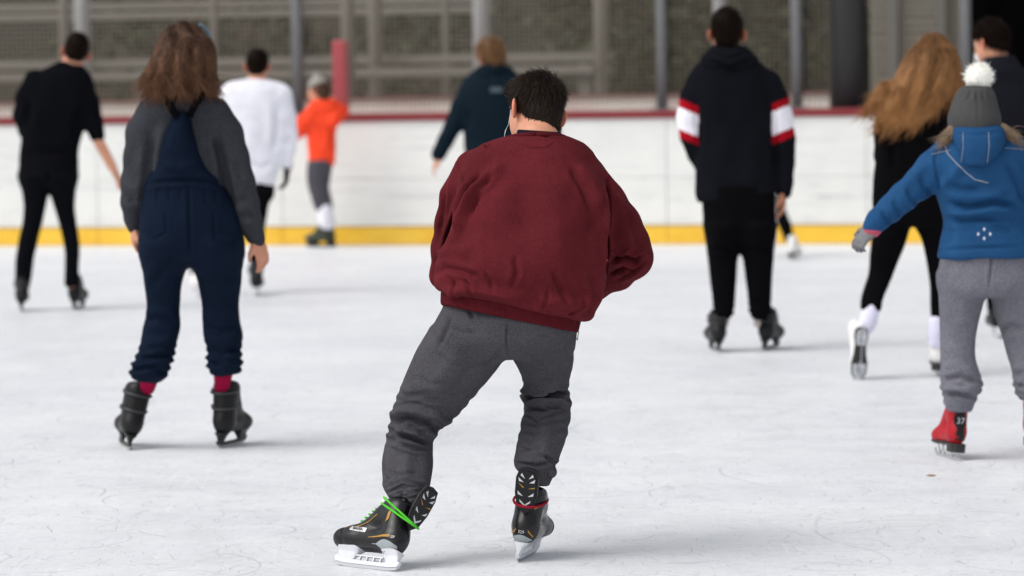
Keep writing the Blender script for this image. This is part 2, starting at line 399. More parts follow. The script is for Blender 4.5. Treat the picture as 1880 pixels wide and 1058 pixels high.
class Person:
    def __init__(s, name_label, foot, size=1.0, h=.01, cat='person'):
        g = ground(*foot); s.Y = g[1]; s.base = np.array([g[0], g[1], 0]); s.sc = F / s.Y; s.size = size; s.h = h; s.grow = .30 * .0375 * F * abs(1 / 11.75 - 1 / s.Y); s.fk = 1.0
        s.root = empty('person', tuple(s.base)); tag(s.root, name_label, cat)
        s.bodyparts = []; s.flush = []
    def p(s, x, y, dy=0): return at(x, y, s.Y + dy)
    def rows(s, rows, ratio=.75, dy=0):
        out = []
        for r in rows:
            y, xl, xr = r[:3]; d = r[3] if len(r) > 3 else dy; c = s.p((xl + xr) / 2, y, d); hw = ((xr - xl) / 2 + s.grow) / F * (s.Y + d)
            out.append((c[0], c[1], c[2], hw, r[4] if len(r) > 4 else hw * ratio))
        return out
    def chain(s, pts): return [(s.p(q[0], q[1], q[3] if len(q) > 3 else 0), (q[2] + s.grow * .7) / s.sc) for q in pts]
    def body(s, J, skinmat, head, neck, hR, hands=(), headh=None, neck_r=.052, slim=.85, headk=1.0):
        """J: joints in survey pixels (x, y, dy)"""
        P = {k: s.p(*v) for k, v in J.items()}; z = s.size; b = Solid(max(s.h, .01))
        ch = (P['shL'] + P['shR']) / 2; hp = (P['hpL'] + P['hpR']) / 2; sw = np.linalg.norm(P['shR'] - P['shL']) / 2; hwid = np.linalg.norm(P['hpR'] - P['hpL']) / 2
        b.cone(P['shL'], P['shR'], .045 * z, .045 * z, .03); b.cone(ch * .75 + hp * .25, ch * .2 + hp * .8, .085 * z, .08 * z, .05); b.cone(P['hpL'], P['hpR'], .055 * z, .055 * z, .04)
        nk = s.p(*neck); b.cone(ch, nk, .06 * z, .05 * z, .03)
        for q in 'LR':
            b.chain([(P['sh' + q], .04 * z), (P['el' + q], .031 * z), (P['wr' + q], .022 * z)], .02)
            b.chain([(P['hp' + q], .06 * z * slim), (P['kn' + q], .034 * z * slim), (P['an' + q], .024 * z * slim)], .02)
        s.bodyparts.append(b.mesh(2))
        hc = s.p(*head); s.hc, s.hR, s.nk = hc, hR, nk; z = z * headk
        hs_ = head_solid(hc, hR, z if z > .85 else .95, nk, headh or min(s.h, .006), neck_r).mesh(1); s.hs = z if z > .85 else .95
        s.bodyparts.append(hs_)
        for sp in hands: s.bodyparts.append(hand_solid(*sp[:3], **sp[3]).mesh(1))
        V, Fc = join(s.bodyparts)
        fl = np.zeros(len(V))
        for q in (-1, 1):
            e = hc + hR @ (np.array([q * .088, -.012, -.006]) * s.hs); fl = np.maximum(fl, .75 * np.clip(1.5 - np.linalg.norm((V - e), axis=1) / (.026 * s.hs), 0, 1))
        s.bodyo = mesh_obj('body', V, Fc, skinmat, s.root, True, {'flush': fl})
        eyes(hc, hR, s.hs, s.root)
    def hw(s, x, y, z): return s.hc + s.hR @ (np.array([x, y, z]) * s.hs)
    def short_hair(s, m, n=700, h=None, extra=None, seed=3, length=(.012, .03), width=.0012, cut=(-.006, .72), lift=.22, top=1.0, whorl=(.012, -.075, .085), lenf=None):
        S = Solid(h or min(s.h, .006)); k = s.hs
        S.ell(s.hw(0, -.016, .034), np.array([.0795, .1, .094 * top]) * k, s.hR, .01); S.ell(s.hw(0, -.05, -.03), np.array([.062, .052, .052]) * k, s.hR, .02)
        S.ell(s.hw(0, .03, .075), np.array([.066, .066, .052 * top]) * k, s.hR, .02)
        nrm = s.hR @ np.array([0, cut[1], -1.0]); S.plane(s.hw(0, 0, cut[0]), nrm, .012)
        if extra: extra(S)
        sh = S.mesh(1); wp = s.hw(*whorl); up = s.hR[:, 2]
        V, Fc = sh; q = (V - wp) @ s.hR; rr = np.linalg.norm(q, axis=1); an = np.arctan2(q[:, 1], q[:, 0]); tw = 2.5 * np.sin(rr * 55) + 1.3 * np.sin(q[:, 2] * 70)
        D = (.0016 * np.sin(an * 17 + tw) + .0012 * np.sin(an * 31 + 2 * tw + 1)) * np.clip(rr / .02, 0, 1) * np.clip((q[:, 2] + .12) / .08, .25, 1)
        V = V + vnormals(V, Fc) * D[:, None]; sh = (V, Fc)
        def flow(P):
            d = P - wp; d /= np.maximum(np.linalg.norm(d, axis=1), 1e-6)[:, None]; return d * .9 - up * .25
        st = strands('h', sh, n, flow, length, width, m, s.root, lift=lift, seg=3, seed=seed, jitter=.3, lenf=lenf)
        hair_object('hair', sh, [st], m, s.root); return sh
    def cloth(s, name, S, m, folds=(), soft=.0, softscale=9, bun=(), parent=None, smooth=2, seed=0):
        V, Fc = S.mesh(smooth); V = sculpt(V, Fc, [(a_, b_, c_ * s.fk) for a_, b_, c_ in folds], soft, softscale, seed)
        for i, b_ in enumerate(bun): V = bunch(V, Fc, *b_, seed=seed + i)
        return mesh_obj(name, V, Fc, m, parent or s.root, True)
    def keep_above(s, S, a, b, k=.004, dy=0):
        """plane through surveyed points a, b and the line of sight; keeps what lies above the line a->b (a left of b)"""
        A = s.p(*a, dy); B = s.p(*b, dy); D = A - np.array([0, 0, CAM_H]); n = np.cross(B - A, D); n /= np.linalg.norm(n)
        if n[2] > 0: n = -n
        S.plane(A, n, k)
    def keep_below(s, S, a, b, k=.004, dy=0):
        A = s.p(*a, dy); B = s.p(*b, dy); D = A - np.array([0, 0, CAM_H]); n = np.cross(B - A, D); n /= np.linalg.norm(n)
        if n[2] < 0: n = -n
        S.plane(A, n, k)

# ------------------------------------------------------------------ skates
def text_mesh(txt, size, M4, mat_, name, parent, ext=.0006):
    c = bpy.data.curves.new('t', 'FONT'); c.body = txt; c.size = size; c.extrude = ext; c.align_x = 'CENTER'; c.align_y = 'CENTER'; c.resolution_u = 2
    o = bpy.data.objects.new('t', c); col.objects.link(o); bpy.context.view_layer.update()
    me = o.evaluated_get(bpy.context.evaluated_depsgraph_get()).to_mesh(); V = [M4 @ v.co for v in me.vertices]; f = [tuple(p.vertices) for p in me.polygons]
    bpy.data.objects.remove(o); bpy.data.curves.remove(c)
    return mesh_obj(name, [tuple(v) for v in V], f, mat_, parent)
def frame(o, x, y):
    x = Vector(x).normalized(); z = x.cross(Vector(y)).normalized(); y = z.cross(x)
    M = Matrix((x, y, z)).transposed().to_4x4(); M.translation = Vector(o); return M
def skate(person, foot, yaw, lean=0, pitch=0, kind='hockey', anchor=(0, 0, 0), h=.006, s=1.0, mats=None, air=None, shaft=.235, hero=None, bulk=0.0):
    """local axes: x right, y toe, z up, origin under the blade; foot is the surveyed pixel of the anchor"""
    R = np.array(Matrix.Rotation(rad(yaw), 3, 'Z') @ Matrix.Rotation(rad(-pitch), 3, 'X') @ Matrix.Rotation(rad(lean), 3, 'Y'))
    A = R @ (np.array(anchor) * s); g = ground(*foot) if air is None else at(foot[0], foot[1], person.Y + air); o = g - A
    if air is None:
        zmin = min((o + R @ (np.array([0, q, 0]) * s))[2] for q in (-.09, .09)); o = o - np.array([0, 0, zmin])
    w = lambda x, y, z: o + R @ (np.array([x, y, z]) * s)
    m = mats; S = Solid(h)
    e = lambda p, r, k=.015, mm='u': S.ell(w(*p), np.array(r) * s, R, k * s, mm)
    c = lambda a, b, ra, rb, k=.02: S.cone(w(*a), w(*b), ra * s, rb * s, k * s)
    if kind == 'hockey':
        e((0, .105, .09), (.044, .062, .036)); c((0, .09, .094), (0, -.06, .096), .040, .039); e((0, -.082, .1), (.037, .04, .05)); c((0, -.066, .12), (0, -.052, shaft - .035), .043 + bulk * .5, .046 + bulk)
        c((0, .075, .1), (0, -.01, .17), .034, .042); c((0, -.01, .17), (0, -.03, shaft - .04), .042 + bulk * .5, .044 + bulk)
        S.plane(w(0, 0, .06), R @ np.array([0, 0, -1.0]), .006); S.plane(w(0, -.05, shaft), R @ np.array([0, .25, 1.0]), .01)
    elif kind == 'figure':
        e((0, .1, .085), (.042, .06, .034)); c((0, .08, .09), (0, -.06, .1), .038, .036); e((0, -.08, .11), (.034, .036, .05)); c((0, -.066, .12), (0, -.06, shaft - .03), .038, .043)
        c((0, .07, .1), (0, -.03, .2), .032, .04)
        S.plane(w(0, 0, .062), R @ np.array([0, 0, -1.0]), .006); S.plane(w(0, 0, shaft), R @ np.array([0, .1, 1.0]), .008)
    V, Fc = S.mesh(1)
    bo = mesh_obj('skate', V, Fc, m['boot'], person.root, True)
    # holder
    H = Solid(h if kind != 'hockey' or hero is None else .0032)
    M4 = Matrix([list(R[0]) + [o[0]], list(R[1]) + [o[1]], list(R[2]) + [o[2]], [0, 0, 0, 1]]) @ Matrix.Scale(s, 4)
    if kind == 'hockey' and hero is None and h < .0085:
        Tb = MB()
        for zz, rr in ((.165, .046 + bulk * .6), (shaft - .045, .049 + bulk)):
            Tb.tube([w(rr * math.sin(6.2832 * i / 18), -.058 + rr * 1.12 * math.cos(6.2832 * i / 18), zz + .006 * math.cos(6.2832 * i / 18)) for i in range(19)], .006 * s, 6)
        for zz in (.165, shaft - .045): Tb.box((-.057, -.07, zz - .008), (-.04, -.02, zz + .010), Matrix([list(R[0]) + [o[0]], list(R[1]) + [o[1]], list(R[2]) + [o[2]], [0, 0, 0, 1]]))
        Tb.build('strap', M['strapgrey'], bo, True)
    if kind == 'hockey':
        B = MB()
        def pedestal(y0t, y1t, y0b, y1b, wt, wb, zt=.064, zb=.026):
            n = 6; top = []; bot = []
            for i in range(4 * n):
                a = 2 * math.pi * i / (4 * n); cx, cy = math.cos(a), math.sin(a); ex = .55
                fx = math.copysign(abs(cx) ** ex, cx); fy = math.copysign(abs(cy) ** ex, cy)
                top.append((fx * wt, (y0t + y1t) / 2 + fy * (y1t - y0t) / 2, zt)); bot.append((fx * wb, (y0b + y1b) / 2 + fy * (y1b - y0b) / 2, zb))
            mid = [tuple((a + (b - a) * .45) * (1 if j != 0 else .72) for j, (a, b) in enumerate(zip(p, q))) for p, q in zip(top, bot)]
            N_ = 4 * n; v = [M4 @ Vector(q) for q in top + mid + bot]; f = [tuple(range(N_)), tuple(range(2 * N_, 3 * N_))[::-1]]
            for r_ in (0, 1):
                for i in range(N_): f.append((r_ * N_ + i, (r_ + 1) * N_ + i, (r_ + 1) * N_ + (i + 1) % N_, r_ * N_ + (i + 1) % N_))
            B.add(v, f)
        pedestal(.045, .142, .065, .138, .03, .006); pedestal(-.122, -.045, -.127, -.075, .027, .006)
        rail = [(-.137, .03), (-.13, .014), (-.09, .011), (.1, .011), (.14, .016), (.15, .032), (.142, .034), (.12, .03), (.05, .023), (-.06, .023), (-.12, .032)]
        Mr = M4 @ Matrix(((0, 0, 1, 0), (1, 0, 0, 0), (0, 1, 0, 0), (0, 0, 0, 1)))
        B.prism(rail, Mr, .0115)
        if hero:
            for yy in (-.05, -.02, .01, .04): B.box((-.004, yy - .0025, .021), (.004, yy + .0025, .040), M4)
            B.box((-.0045, -.06, .0375), (.0045, .06, .0415), M4)
        B.build('blade_holder', m['holder'], bo)
        Bl = MB(); Bl.prism([(-.133, .018), (-.128, .006), (-.1, .001), (-.05, 0), (.08, 0), (.12, .003), (.143, .012), (.147, .022), (.13, .018), (-.12, .018)], Mr, .0042); Bl.build('blade', M['steel'], bo)
        if m.get('toe'):
            T = Solid(h); T.ell(w(0, .118, .088), np.array([.047, .056, .037]) * s, R, .01); T.plane(w(0, .1, .06), R @ np.array([0, 0, -1.0]), .004); T.plane(w(0, .115, .09), R @ np.array([0, -1.0, .35]), .004)
            V, Fc = T.mesh(1); mesh_obj('toe_cap', V, Fc, m['toe'], bo, True)
    else:
        # heeled sole and stanchioned blade
        Q = Solid(h); Q.loft([tuple(w(0, 0, .066)) + (.03, .03)] * 1 + [tuple(w(0, 0, .05)) + (.03, .03)], .01) if False else None
        Sb = MB(); pts = [(.155, 0), (.15, .02), (.12, .037), (.07, .041), (.02, .03), (-.03, .026), (-.07, .033), (-.105, .03), (-.117, .012)]
        poly = [(x, y) for y, x in pts] + [(-x, y) for y, x in pts[::-1]]
        Sb.prism(poly, M4 @ Matrix.Translation((0, 0, .062)), .012); heel = [(x, y) for y, x in [(-.035, .026), (-.07, .033), (-.105, .03), (-.117, .012)]]; heel = heel + [(-x, y) for x, y in heel[::-1]]
        Sb.prism(heel, M4 @ Matrix.Translation((0, 0, .046)), .026); Sb.build('sole', m['sole'], bo)
        St = MB(); Mr = M4 @ Matrix(((0, 0, 1, 0), (1, 0, 0, 0), (0, 1, 0, 0), (0, 0, 0, 1)))
        St.prism([(-.15, .012), (-.145, .002), (-.05, 0), (.1, 0), (.15, .004), (.165, .018), (.168, .03), (.158, .026), (.155, .016), (.1, .012)], Mr, .004)
        offs = (0,) 
        for y0, zt in ((.10, .058), (.05, .058), (-.055, .036), (-.1, .036)):
            for q in (-1, 1): St.tube([M4 @ Vector((q * .014, y0, zt)), M4 @ Vector((0, y0, .01))], .0035 * s, 6)
        pl = [(x * .8, y) for x, y in heel]; St.prism(pl, M4 @ Matrix.Translation((0, 0, .032)), .003)
        St.prism([(x * .8, y * .98) for x, y in poly if y > .02], M4 @ Matrix.Translation((0, 0, .054)), .003)
        St.build('blade', M['steel'], bo)
    return bo, w, M4, R

M = {}
M['steel'] = mat('steel', (.55, .56, .58), .25, 1.0)
M['beige_sock'] = mat('beige_sock', (.42, .36, .33), .9)
M['strapgrey'] = mat('strap_grey', (.03, .03, .033), .5)
M['eye'] = mat('eye_white', (.75, .73, .7), .2)
def C(r, g, b):
    f = lambda c: (c / 255 / 12.92) if c <= 10 else ((c / 255 + .055) / 1.055) ** 2.4
    return (f(r), f(g), f(b))

# ------------------------------------------------------------------ ice, ground, hillside
def ice_material():
    m = mat('ice', (.83, .85, .88), .42, spec=.5); N, L, B = nodes(m); co = objco(N)
    mp = N.new('ShaderNodeMapping'); L.new(co, mp.inputs['Vector']); v = mp.outputs[0]
    base = ramp(N, L, noise(N, L, .9, 6, v, .65, .4), .3, .7, (.735, .755, .785), (.86, .87, .885))
    fine = ramp(N, L, noise(N, L, 26, 6, v, .75), .3, .72, (.9, .905, .915), (1.04, 1.04, 1.04))
    c = rgbmix(N, L, 1.0, base, fine, 'MULTIPLY')
    tot = None
    # arcs cut by blades: rings round random centres, broken up by noise
    for i, (scale, r0, w, dens) in enumerate([(1.3, .42, .0045, .53), (2.1, .38, .006, .52), (3.3, .45, .008, .56), (.8, .5, .003, .50), (4.6, .4, .010, .59), (1.7, .3, .005, .52), (2.7, .52, .007, .53), (6.3, .5, .011, .52), (8.8, .42, .014, .5), (11.5, .5, .019, .52)]):
        mp2 = N.new('ShaderNodeMapping'); L.new(co, mp2.inputs['Vector']); mp2.inputs['Location'].default_value = (3.7 * i, 1.3 * i, 0); mp2.inputs['Rotation'].default_value = (0, 0, .7 * i)
        mp2.inputs['Scale'].default_value = (1, .6 + .25 * (i % 3), 1)
        nd = N.new('ShaderNodeTexNoise'); nd.inputs['Scale'].default_value = 1.2 + i * .4; nd.inputs['Detail'].default_value = 2; L.new(mp2.outputs[0], nd.inputs['Vector'])
        ad = N.new('ShaderNodeMix'); ad.data_type = 'VECTOR'; ad.inputs[0].default_value = .16; L.new(mp2.outputs[0], ad.inputs[4]); L.new(nd.outputs['Color'], ad.inputs[5])
        vo = N.new('ShaderNodeTexVoronoi'); vo.voronoi_dimensions = '2D'; vo.inputs['Scale'].default_value = scale; L.new(ad.outputs[1], vo.inputs['Vector'])
        s1 = N.new('ShaderNodeMath'); s1.operation = 'SUBTRACT'; L.new(vo.outputs['Distance'], s1.inputs[0])
        sr = N.new('ShaderNodeSeparateColor'); L.new(vo.outputs['Color'], sr.inputs[0])
        mr = N.new('ShaderNodeMath'); mr.operation = 'MULTIPLY_ADD'; L.new(sr.outputs[0], mr.inputs[0]); mr.inputs[1].default_value = .4; mr.inputs[2].default_value = r0 - .25; L.new(mr.outputs[0], s1.inputs[1])
        ab = N.new('ShaderNodeMath'); ab.operation = 'ABSOLUTE'; L.new(s1.outputs[0], ab.inputs[0])
        li = ramp(N, L, ab.outputs[0], w * .5, w * 1.6, (1, 1, 1), (0, 0, 0))
        mk = ramp(N, L, noise(N, L, 1.9 + .6 * i, 2, mp2.outputs[0]), dens - .04, dens + .1)
        li = rgbmix(N, L, 1.0, li, mk, 'MULTIPLY')
        tot = li if tot is None else rgbmix(N, L, 1.0, tot, li, 'LIGHTEN')
    c = rgbmix(N, L, rgbmix(N, L, 1.0, tot, (.5, .5, .5), 'MULTIPLY'), c, (.36, .39, .42))
    # long pale scrapes
    for k, (sc_, ang) in enumerate([(38, .5), (31, -.35), (44, 1.35)]):
        mp3 = N.new('ShaderNodeMapping'); L.new(co, mp3.inputs['Vector']); mp3.inputs['Rotation'].default_value = (0, 0, ang); mp3.inputs['Scale'].default_value = (1, .05, 1)
        s_ = ramp(N, L, noise(N, L, sc_, 3, mp3.outputs[0], .7, .25), .60, .69)
        c = rgbmix(N, L, rgbmix(N, L, 1.0, s_, (.3, .3, .3), 'MULTIPLY'), c, (.93, .94, .95) if k != 1 else (.66, .69, .72))
    L.new(c, B.inputs['Base Color'])
    bp = N.new('ShaderNodeBump'); bp.inputs['Strength'].default_value = .25; bp.inputs['Distance'].default_value = .004
    L.new(noise(N, L, 60, 5, v, .7), bp.inputs['Height'])
    b2 = N.new('ShaderNodeBump'); b2.inputs['Strength'].default_value = .4; b2.inputs['Distance'].default_value = .003; b2.invert = True
    L.new(tot, b2.inputs['Height']); L.new(bp.outputs[0], b2.inputs['Normal']); L.new(b2.outputs[0], B.inputs['Normal'])
    rr = ramp(N, L, noise(N, L, 4, 5, v), .3, .7, (.36,) * 3, (.55,) * 3); L.new(rr, B.inputs['Roughness'])
    return m
bA = ground(0, 452); bB = ground(1550, 448); bdir = (bB - bA); bdir /= np.linalg.norm(bdir); bnrm = np.array([-bdir[1], bdir[0], 0])   # away from the rink
def onb(t, back, z): return bA + bdir * t + bnrm * back + np.array([0, 0, z])
def tpx(px, back=0, z=1.2):
    """position along the boards of a surveyed column of pixels"""
    d = ray(px, 150); A = np.array([[d[0], -bdir[0]], [d[1], -bdir[1]]]); r = (bA + bnrm * back)[:2]
    return np.linalg.solve(A, r)[1]
ice_lo, ice_hi = onb(-26, 0.02, 0), onb(34, 0.02, 0)
ice = mesh_obj('ice', [(-26, -14, 0), (26, -14, 0), tuple(ice_hi), tuple(ice_lo)], [(0, 1, 2, 3)], ice_material()); tag(ice, kind='structure')
m = mat('asphalt', (.12, .115, .11), .9); N, L, B = nodes(m); L.new(ramp(N, L, noise(N, L, 3, 6, objco(N)), .3, .7, (.30, .29, .28), (.42, .41, .39)), B.inputs['Base Color'])
gr = mesh_obj('ground', [(-90, -60, -.06), (90, -60, -.06), (90, 140, -.06), (-90, 140, -.06)], [(0, 1, 2, 3)], m); tag(gr, kind='structure')
# hillside with leaf litter
m = mat('leaf_litter', (.1, .09, .075), .95); N, L, B = nodes(m); co = objco(N)
a = ramp(N, L, noise(N, L, .35, 5, co, .6), .4, .62, C(52, 43, 34), C(38, 37, 27)); b_ = ramp(N, L, noise(N, L, 2.2, 6, co, .7), .35, .68, (.72, .72, .72), (1.15, 1.13, 1.1))
L.new(rgbmix(N, L, 1.0, a, b_, 'MULTIPLY'), B.inputs['Base Color'])
nx, ny = 90, 40; V = []; 
for j in range(ny):
    for i in range(nx):
        x = -30 + 60 * i / (nx - 1); t = j / (ny - 1); p = onb(x + 4, 13 + 26 * t, 0)
        z = -.1 + 13 * t ** .9 + .25 * math.sin(x * .9 + j) + .3 * rnd.uniform(-1, 1)
        V.append((p[0], p[1], z if j else -.3))
Fq = [(j * nx + i, j * nx + i + 1, (j + 1) * nx + i + 1, (j + 1) * nx + i) for j in range(ny - 1) for i in range(nx - 1)]
tag(mesh_obj('hillside', V, Fq, m, None, True), kind='structure')

# ------------------------------------------------------------------ dasher boards
mb_white = mat('board_plastic', C(226, 226, 222), .38, spec=.45); N, L, B = nodes(mb_white); co = objco(N)
c1 = ramp(N, L, noise(N, L, 2.2, 5, co, .6), .3, .75, C(218, 219, 216), C(231, 231, 227))
mp = N.new('ShaderNodeMapping'); L.new(co, mp.inputs['Vector']); mp.inputs['Scale'].default_value = (.5, .5, 9)
sc1 = ramp(N, L, noise(N, L, 2.4, 6, mp.outputs[0], .75), .56, .68)
L.new(rgbmix(N, L, rgbmix(N, L, 1.0, sc1, (.5,) * 3, 'MULTIPLY'), c1, C(150, 152, 158)), B.inputs['Base Color'])
mb_yel = mat('kick_plate_yellow', C(236, 190, 52), .4); N, L, B = nodes(mb_yel)
L.new(ramp(N, L, noise(N, L, 3, 6, objco(N), .7), .3, .7, C(226, 176, 44), C(242, 199, 66)), B.inputs['Base Color'])
mb_red = mat('cap_rail_red', C(122, 24, 34), .55)
mb_line = mat('board_seam', C(196, 196, 194), .6)
boards = empty('dasher_boards', tuple(onb(10, 0, 0))); tag(boards, 'long white rink boards with yellow kick plate and red cap rail', 'rink boards')
def bbox_on(name, t0, t1, b0, b1, z0, z1, m_, parent, bev=0):
    B_ = MB(); v = [onb(t, b_, z) for z in (z0, z1) for b_ in (b0, b1) for t in (t0, t1)]
    B_.add(v, [(0, 2, 3, 1), (4, 5, 7, 6), (0, 1, 5, 4), (2, 6, 7, 3), (0, 4, 6, 2), (1, 3, 7, 5)])
    o = B_.build(name, m_, parent)
    if bev:
        md = o.modifiers.new('bevel', 'BEVEL'); md.width = bev; md.segments = 2
    return o
HB = 1.165
j0 = tpx(175); w_ = (tpx(1590) - j0) / 4
mid_z = .585
for k in range(-8, 14):
    t0 = j0 + k * w_ + .002; t1 = j0 + (k + 1) * w_ - .002
    bbox_on('panel', t0, t1, 0, .05, .17, mid_z - .0015, mb_white, boards, .004)
    bbox_on('panel', t0, t1, .003, .05, mid_z + .0015, HB - .064, mb_white, boards, .004)
    bbox_on('kick_plate', t0, t1, -.014, .05, .004, .16, mb_yel, boards, .004)
    bbox_on('cap_rail', t0 - .003, t1 + .003, -.025, .14, HB - .062, HB + .006, mb_red, boards, .012)
bbox_on('backing', j0 - 8 * w_, j0 + 14 * w_, .055, .1, .0, HB - .066, mb_line, boards)

# ------------------------------------------------------------------ net fence over the boards
m_post = mat('galvanised_post', C(120, 121, 122), .5, .3)
m_wire = mat('net_wire', C(122, 113, 98), .6, .0)
net = empty('net_fence', tuple(onb(6, .2, HB))); tag(net, 'tall grey wire net fence standing on top of the rink boards', 'fence')
B_ = MB(); t0, t1 = tpx(-900), tpx(1768); zt = 3.4; z0 = HB + .01; sp = .044
nv = int((t1 - t0) / sp); ca, cb = tpx(1520), tpx(1594)
def thin(Bm, a, b, wd, dp, axis):
    # a rectangular strand between a and b
    if axis == 'v': o1 = bdir * wd / 2; o2 = bnrm * dp / 2
    else: o1 = np.array([0, 0, wd / 2]); o2 = bnrm * dp / 2
    v = [p + s1 * o1 + s2 * o2 for p in (a, b) for s1, s2 in ((-1, -1), (1, -1), (1, 1), (-1, 1))]
    Bm.add(v, [(0, 1, 5, 4), (1, 2, 6, 5), (2, 3, 7, 6), (3, 0, 4, 7)])
for i in range(nv + 1):
    if ca < t0 + i * sp < cb: continue
    thin(B_, onb(t0 + i * sp, .2, z0), onb(t0 + i * sp, .2, zt), 0.005, .003, 'v')
for i in range(int((zt - z0) / sp)):
    for a_, b__ in ((t0, ca), (cb, t1)): thin(B_, onb(a_, .203, z0 + i * sp), onb(b__, .203, z0 + i * sp), 0.005, .003, 'h')
o = B_.build('wire_net', m_wire, net); tag(o, kind='stuff')
for px, r in ((-300, .045), (537, .052), (1208, .047), (1457, .05), (1768, .05)):
    B_ = MB(); t = tpx(px); B_.tube([onb(t, .15, HB - .01), onb(t, .15, zt + .1)], r, 16); B_.build('post', m_post, net, True)
    bbox_on('base_plate', t - .08, t + .08, .05, .22, HB + .007, HB + .022, m_post, net)
B_ = MB(); B_.tube([onb(t0, .15, zt), onb(t1, .15, zt)], .03, 10); B_.build('top_rail', m_post, net, True)
# low wall of the spectators' walk
m_wall = mat('pale_concrete', C(226,214,204), .8); N, L, B = nodes(m_wall); L.new(ramp(N, L, noise(N, L, 1.1, 5, objco(N)), .38, .62, C(246, 236, 226), C(236, 210, 202)), B.inputs['Base Color'])
lw = empty('low_wall', tuple(onb(4, 2.4, 0))); tag(lw, 'low pinkish cream wall running behind the net fence', 'wall')
te = tpx(1530, 2.4)
bbox_on('wall_face', -20, te, 2.4, 2.6, -.05, 1.285, m_wall, lw); bbox_on('coping', -20, te + .02, 2.36, 2.64, 1.287, 1.302, mat('coping_red', C(150, 80, 80), .6), lw)
# bleacher posts, rails and benches
m_alu = mat('aluminium', C(128, 123, 116), .6, .1)
blc = empty('bleachers', tuple(onb(2, 5, 0))); tag(blc, 'grey metal bleachers with bench planks behind the low wall', 'bleachers')
for px, r, bk in ((120, .06, 5.0), (153, .075, 2.9), (640, .065, 3.2), (690, .075, 5.0), (885, .085, 2.9), (1104, .075, 5.0), (1322, .06, 2.9), (395, .04, 6), (820, .04, 6), (-260, .08, 3)):
    B_ = MB(); t = tpx(px, bk); B_.tube([onb(t, bk, -.05), onb(t, bk, 4.6)], r, 14); B_.build('post', m_alu if bk != 2.9 else mat('pale_post', C(176, 178, 180), .5, .2), blc, True)
def bench(px0, px1, ytop, ybot, back, depth=.3, name='bench_plank'):
    t0_ = tpx(px0, back); t1_ = tpx(px1, back); Yd = onb((t0_ + t1_) / 2, back, 0)[1]
    z1 = at((px0 + px1) / 2, ytop, Yd)[2]; z0_ = at((px0 + px1) / 2, ybot, Yd)[2]
    return bbox_on(name, t0_, t1_, back, back + depth, z0_, z1, m_alu, blc, .01)
bench(-900, 1118, 112, 127, 5.2); bench(-900, 1090, 134, 150, 4.9, .08, 'riser'); bench(-900, 905, 10, 22, 6.6); bench(-900, 905, 28, 40, 6.4, .08, 'riser')

for px in (258, 1072):
    t = tpx(px, 5.0); bbox_on('bench_leg', t - .06, t + .06, 5.0, 5.1, -.05, 1.6, m_alu, blc)
# round charcoal column, grey wall, dark opening
m_dark = mat('charcoal_paint', C(33, 33, 34), .55)
t = tpx(1557, .32); B_ = MB(); B_.tube([onb(t, .32, -.05), onb(t, .32, 5.2)], .163, 32)
colm = B_.build('column', m_dark, None, True); tag(colm, 'thick round charcoal column just behind the boards', 'column')
m_gw = mat('grey_cladding', C(134, 130, 120), .8); gw = empty('grey_shed', tuple(onb(tpx(1680, 3), 3, 0))); tag(gw, 'light grey ribbed shed wall behind the net right of the column', 'shed')
ta, tb = tpx(1598, 3), tpx(1764, 3)
bbox_on('wall', ta, tb, 3.0, 3.3, -.05, 4.6, m_gw, gw)
for px in (1640, 1728): t = tpx(px, 2.94); bbox_on('upright', t - .05, t + .05, 2.9, 2.997, -.05, 4.6, mat('upright_grey', C(104, 104, 104), .6), gw)
for i in range(58): bbox_on('rib', ta + .005, tb - .005, 2.975, 2.998, .2 + i * .075, .225 + i * .075, m_gw, gw)
dk = empty('dark_opening_sheet', tuple(onb(tpx(1850, 2.6), 2.6, 0))); tag(dk, 'black sheet standing in for a dark opening at the right end behind the boards', 'screen')
m_opening_dark = mat('opening_darkness', (.002, .002, .002), 1.0, spec=.0)  # near-black colour paints the darkness inside the opening onto a sheet
t0_, t1_ = tpx(1766, 2.6), tpx(2500, 2.6)
B_ = MB(); nn = 60
v = [onb(t0_ + (t1_ - t0_) * i / nn, 2.6 + .05 * math.sin(i * 1.3) + .03 * math.sin(i * 3.1), z) for z in (-.05, 4.8) for i in range(nn + 1)]
v += [p + bnrm * .02 for p in v]
K = nn + 1
B_.add(v, [(i, i + 1, K + i + 1, K + i) for i in range(nn)] + [(2 * K + i, 3 * K + i, 3 * K + i + 1, 2 * K + i + 1) for i in range(nn)] + [(K + i, K + i + 1, 3 * K + i + 1, 3 * K + i) for i in range(nn)])
B_.build('sheet', m_opening_dark, dk, True)
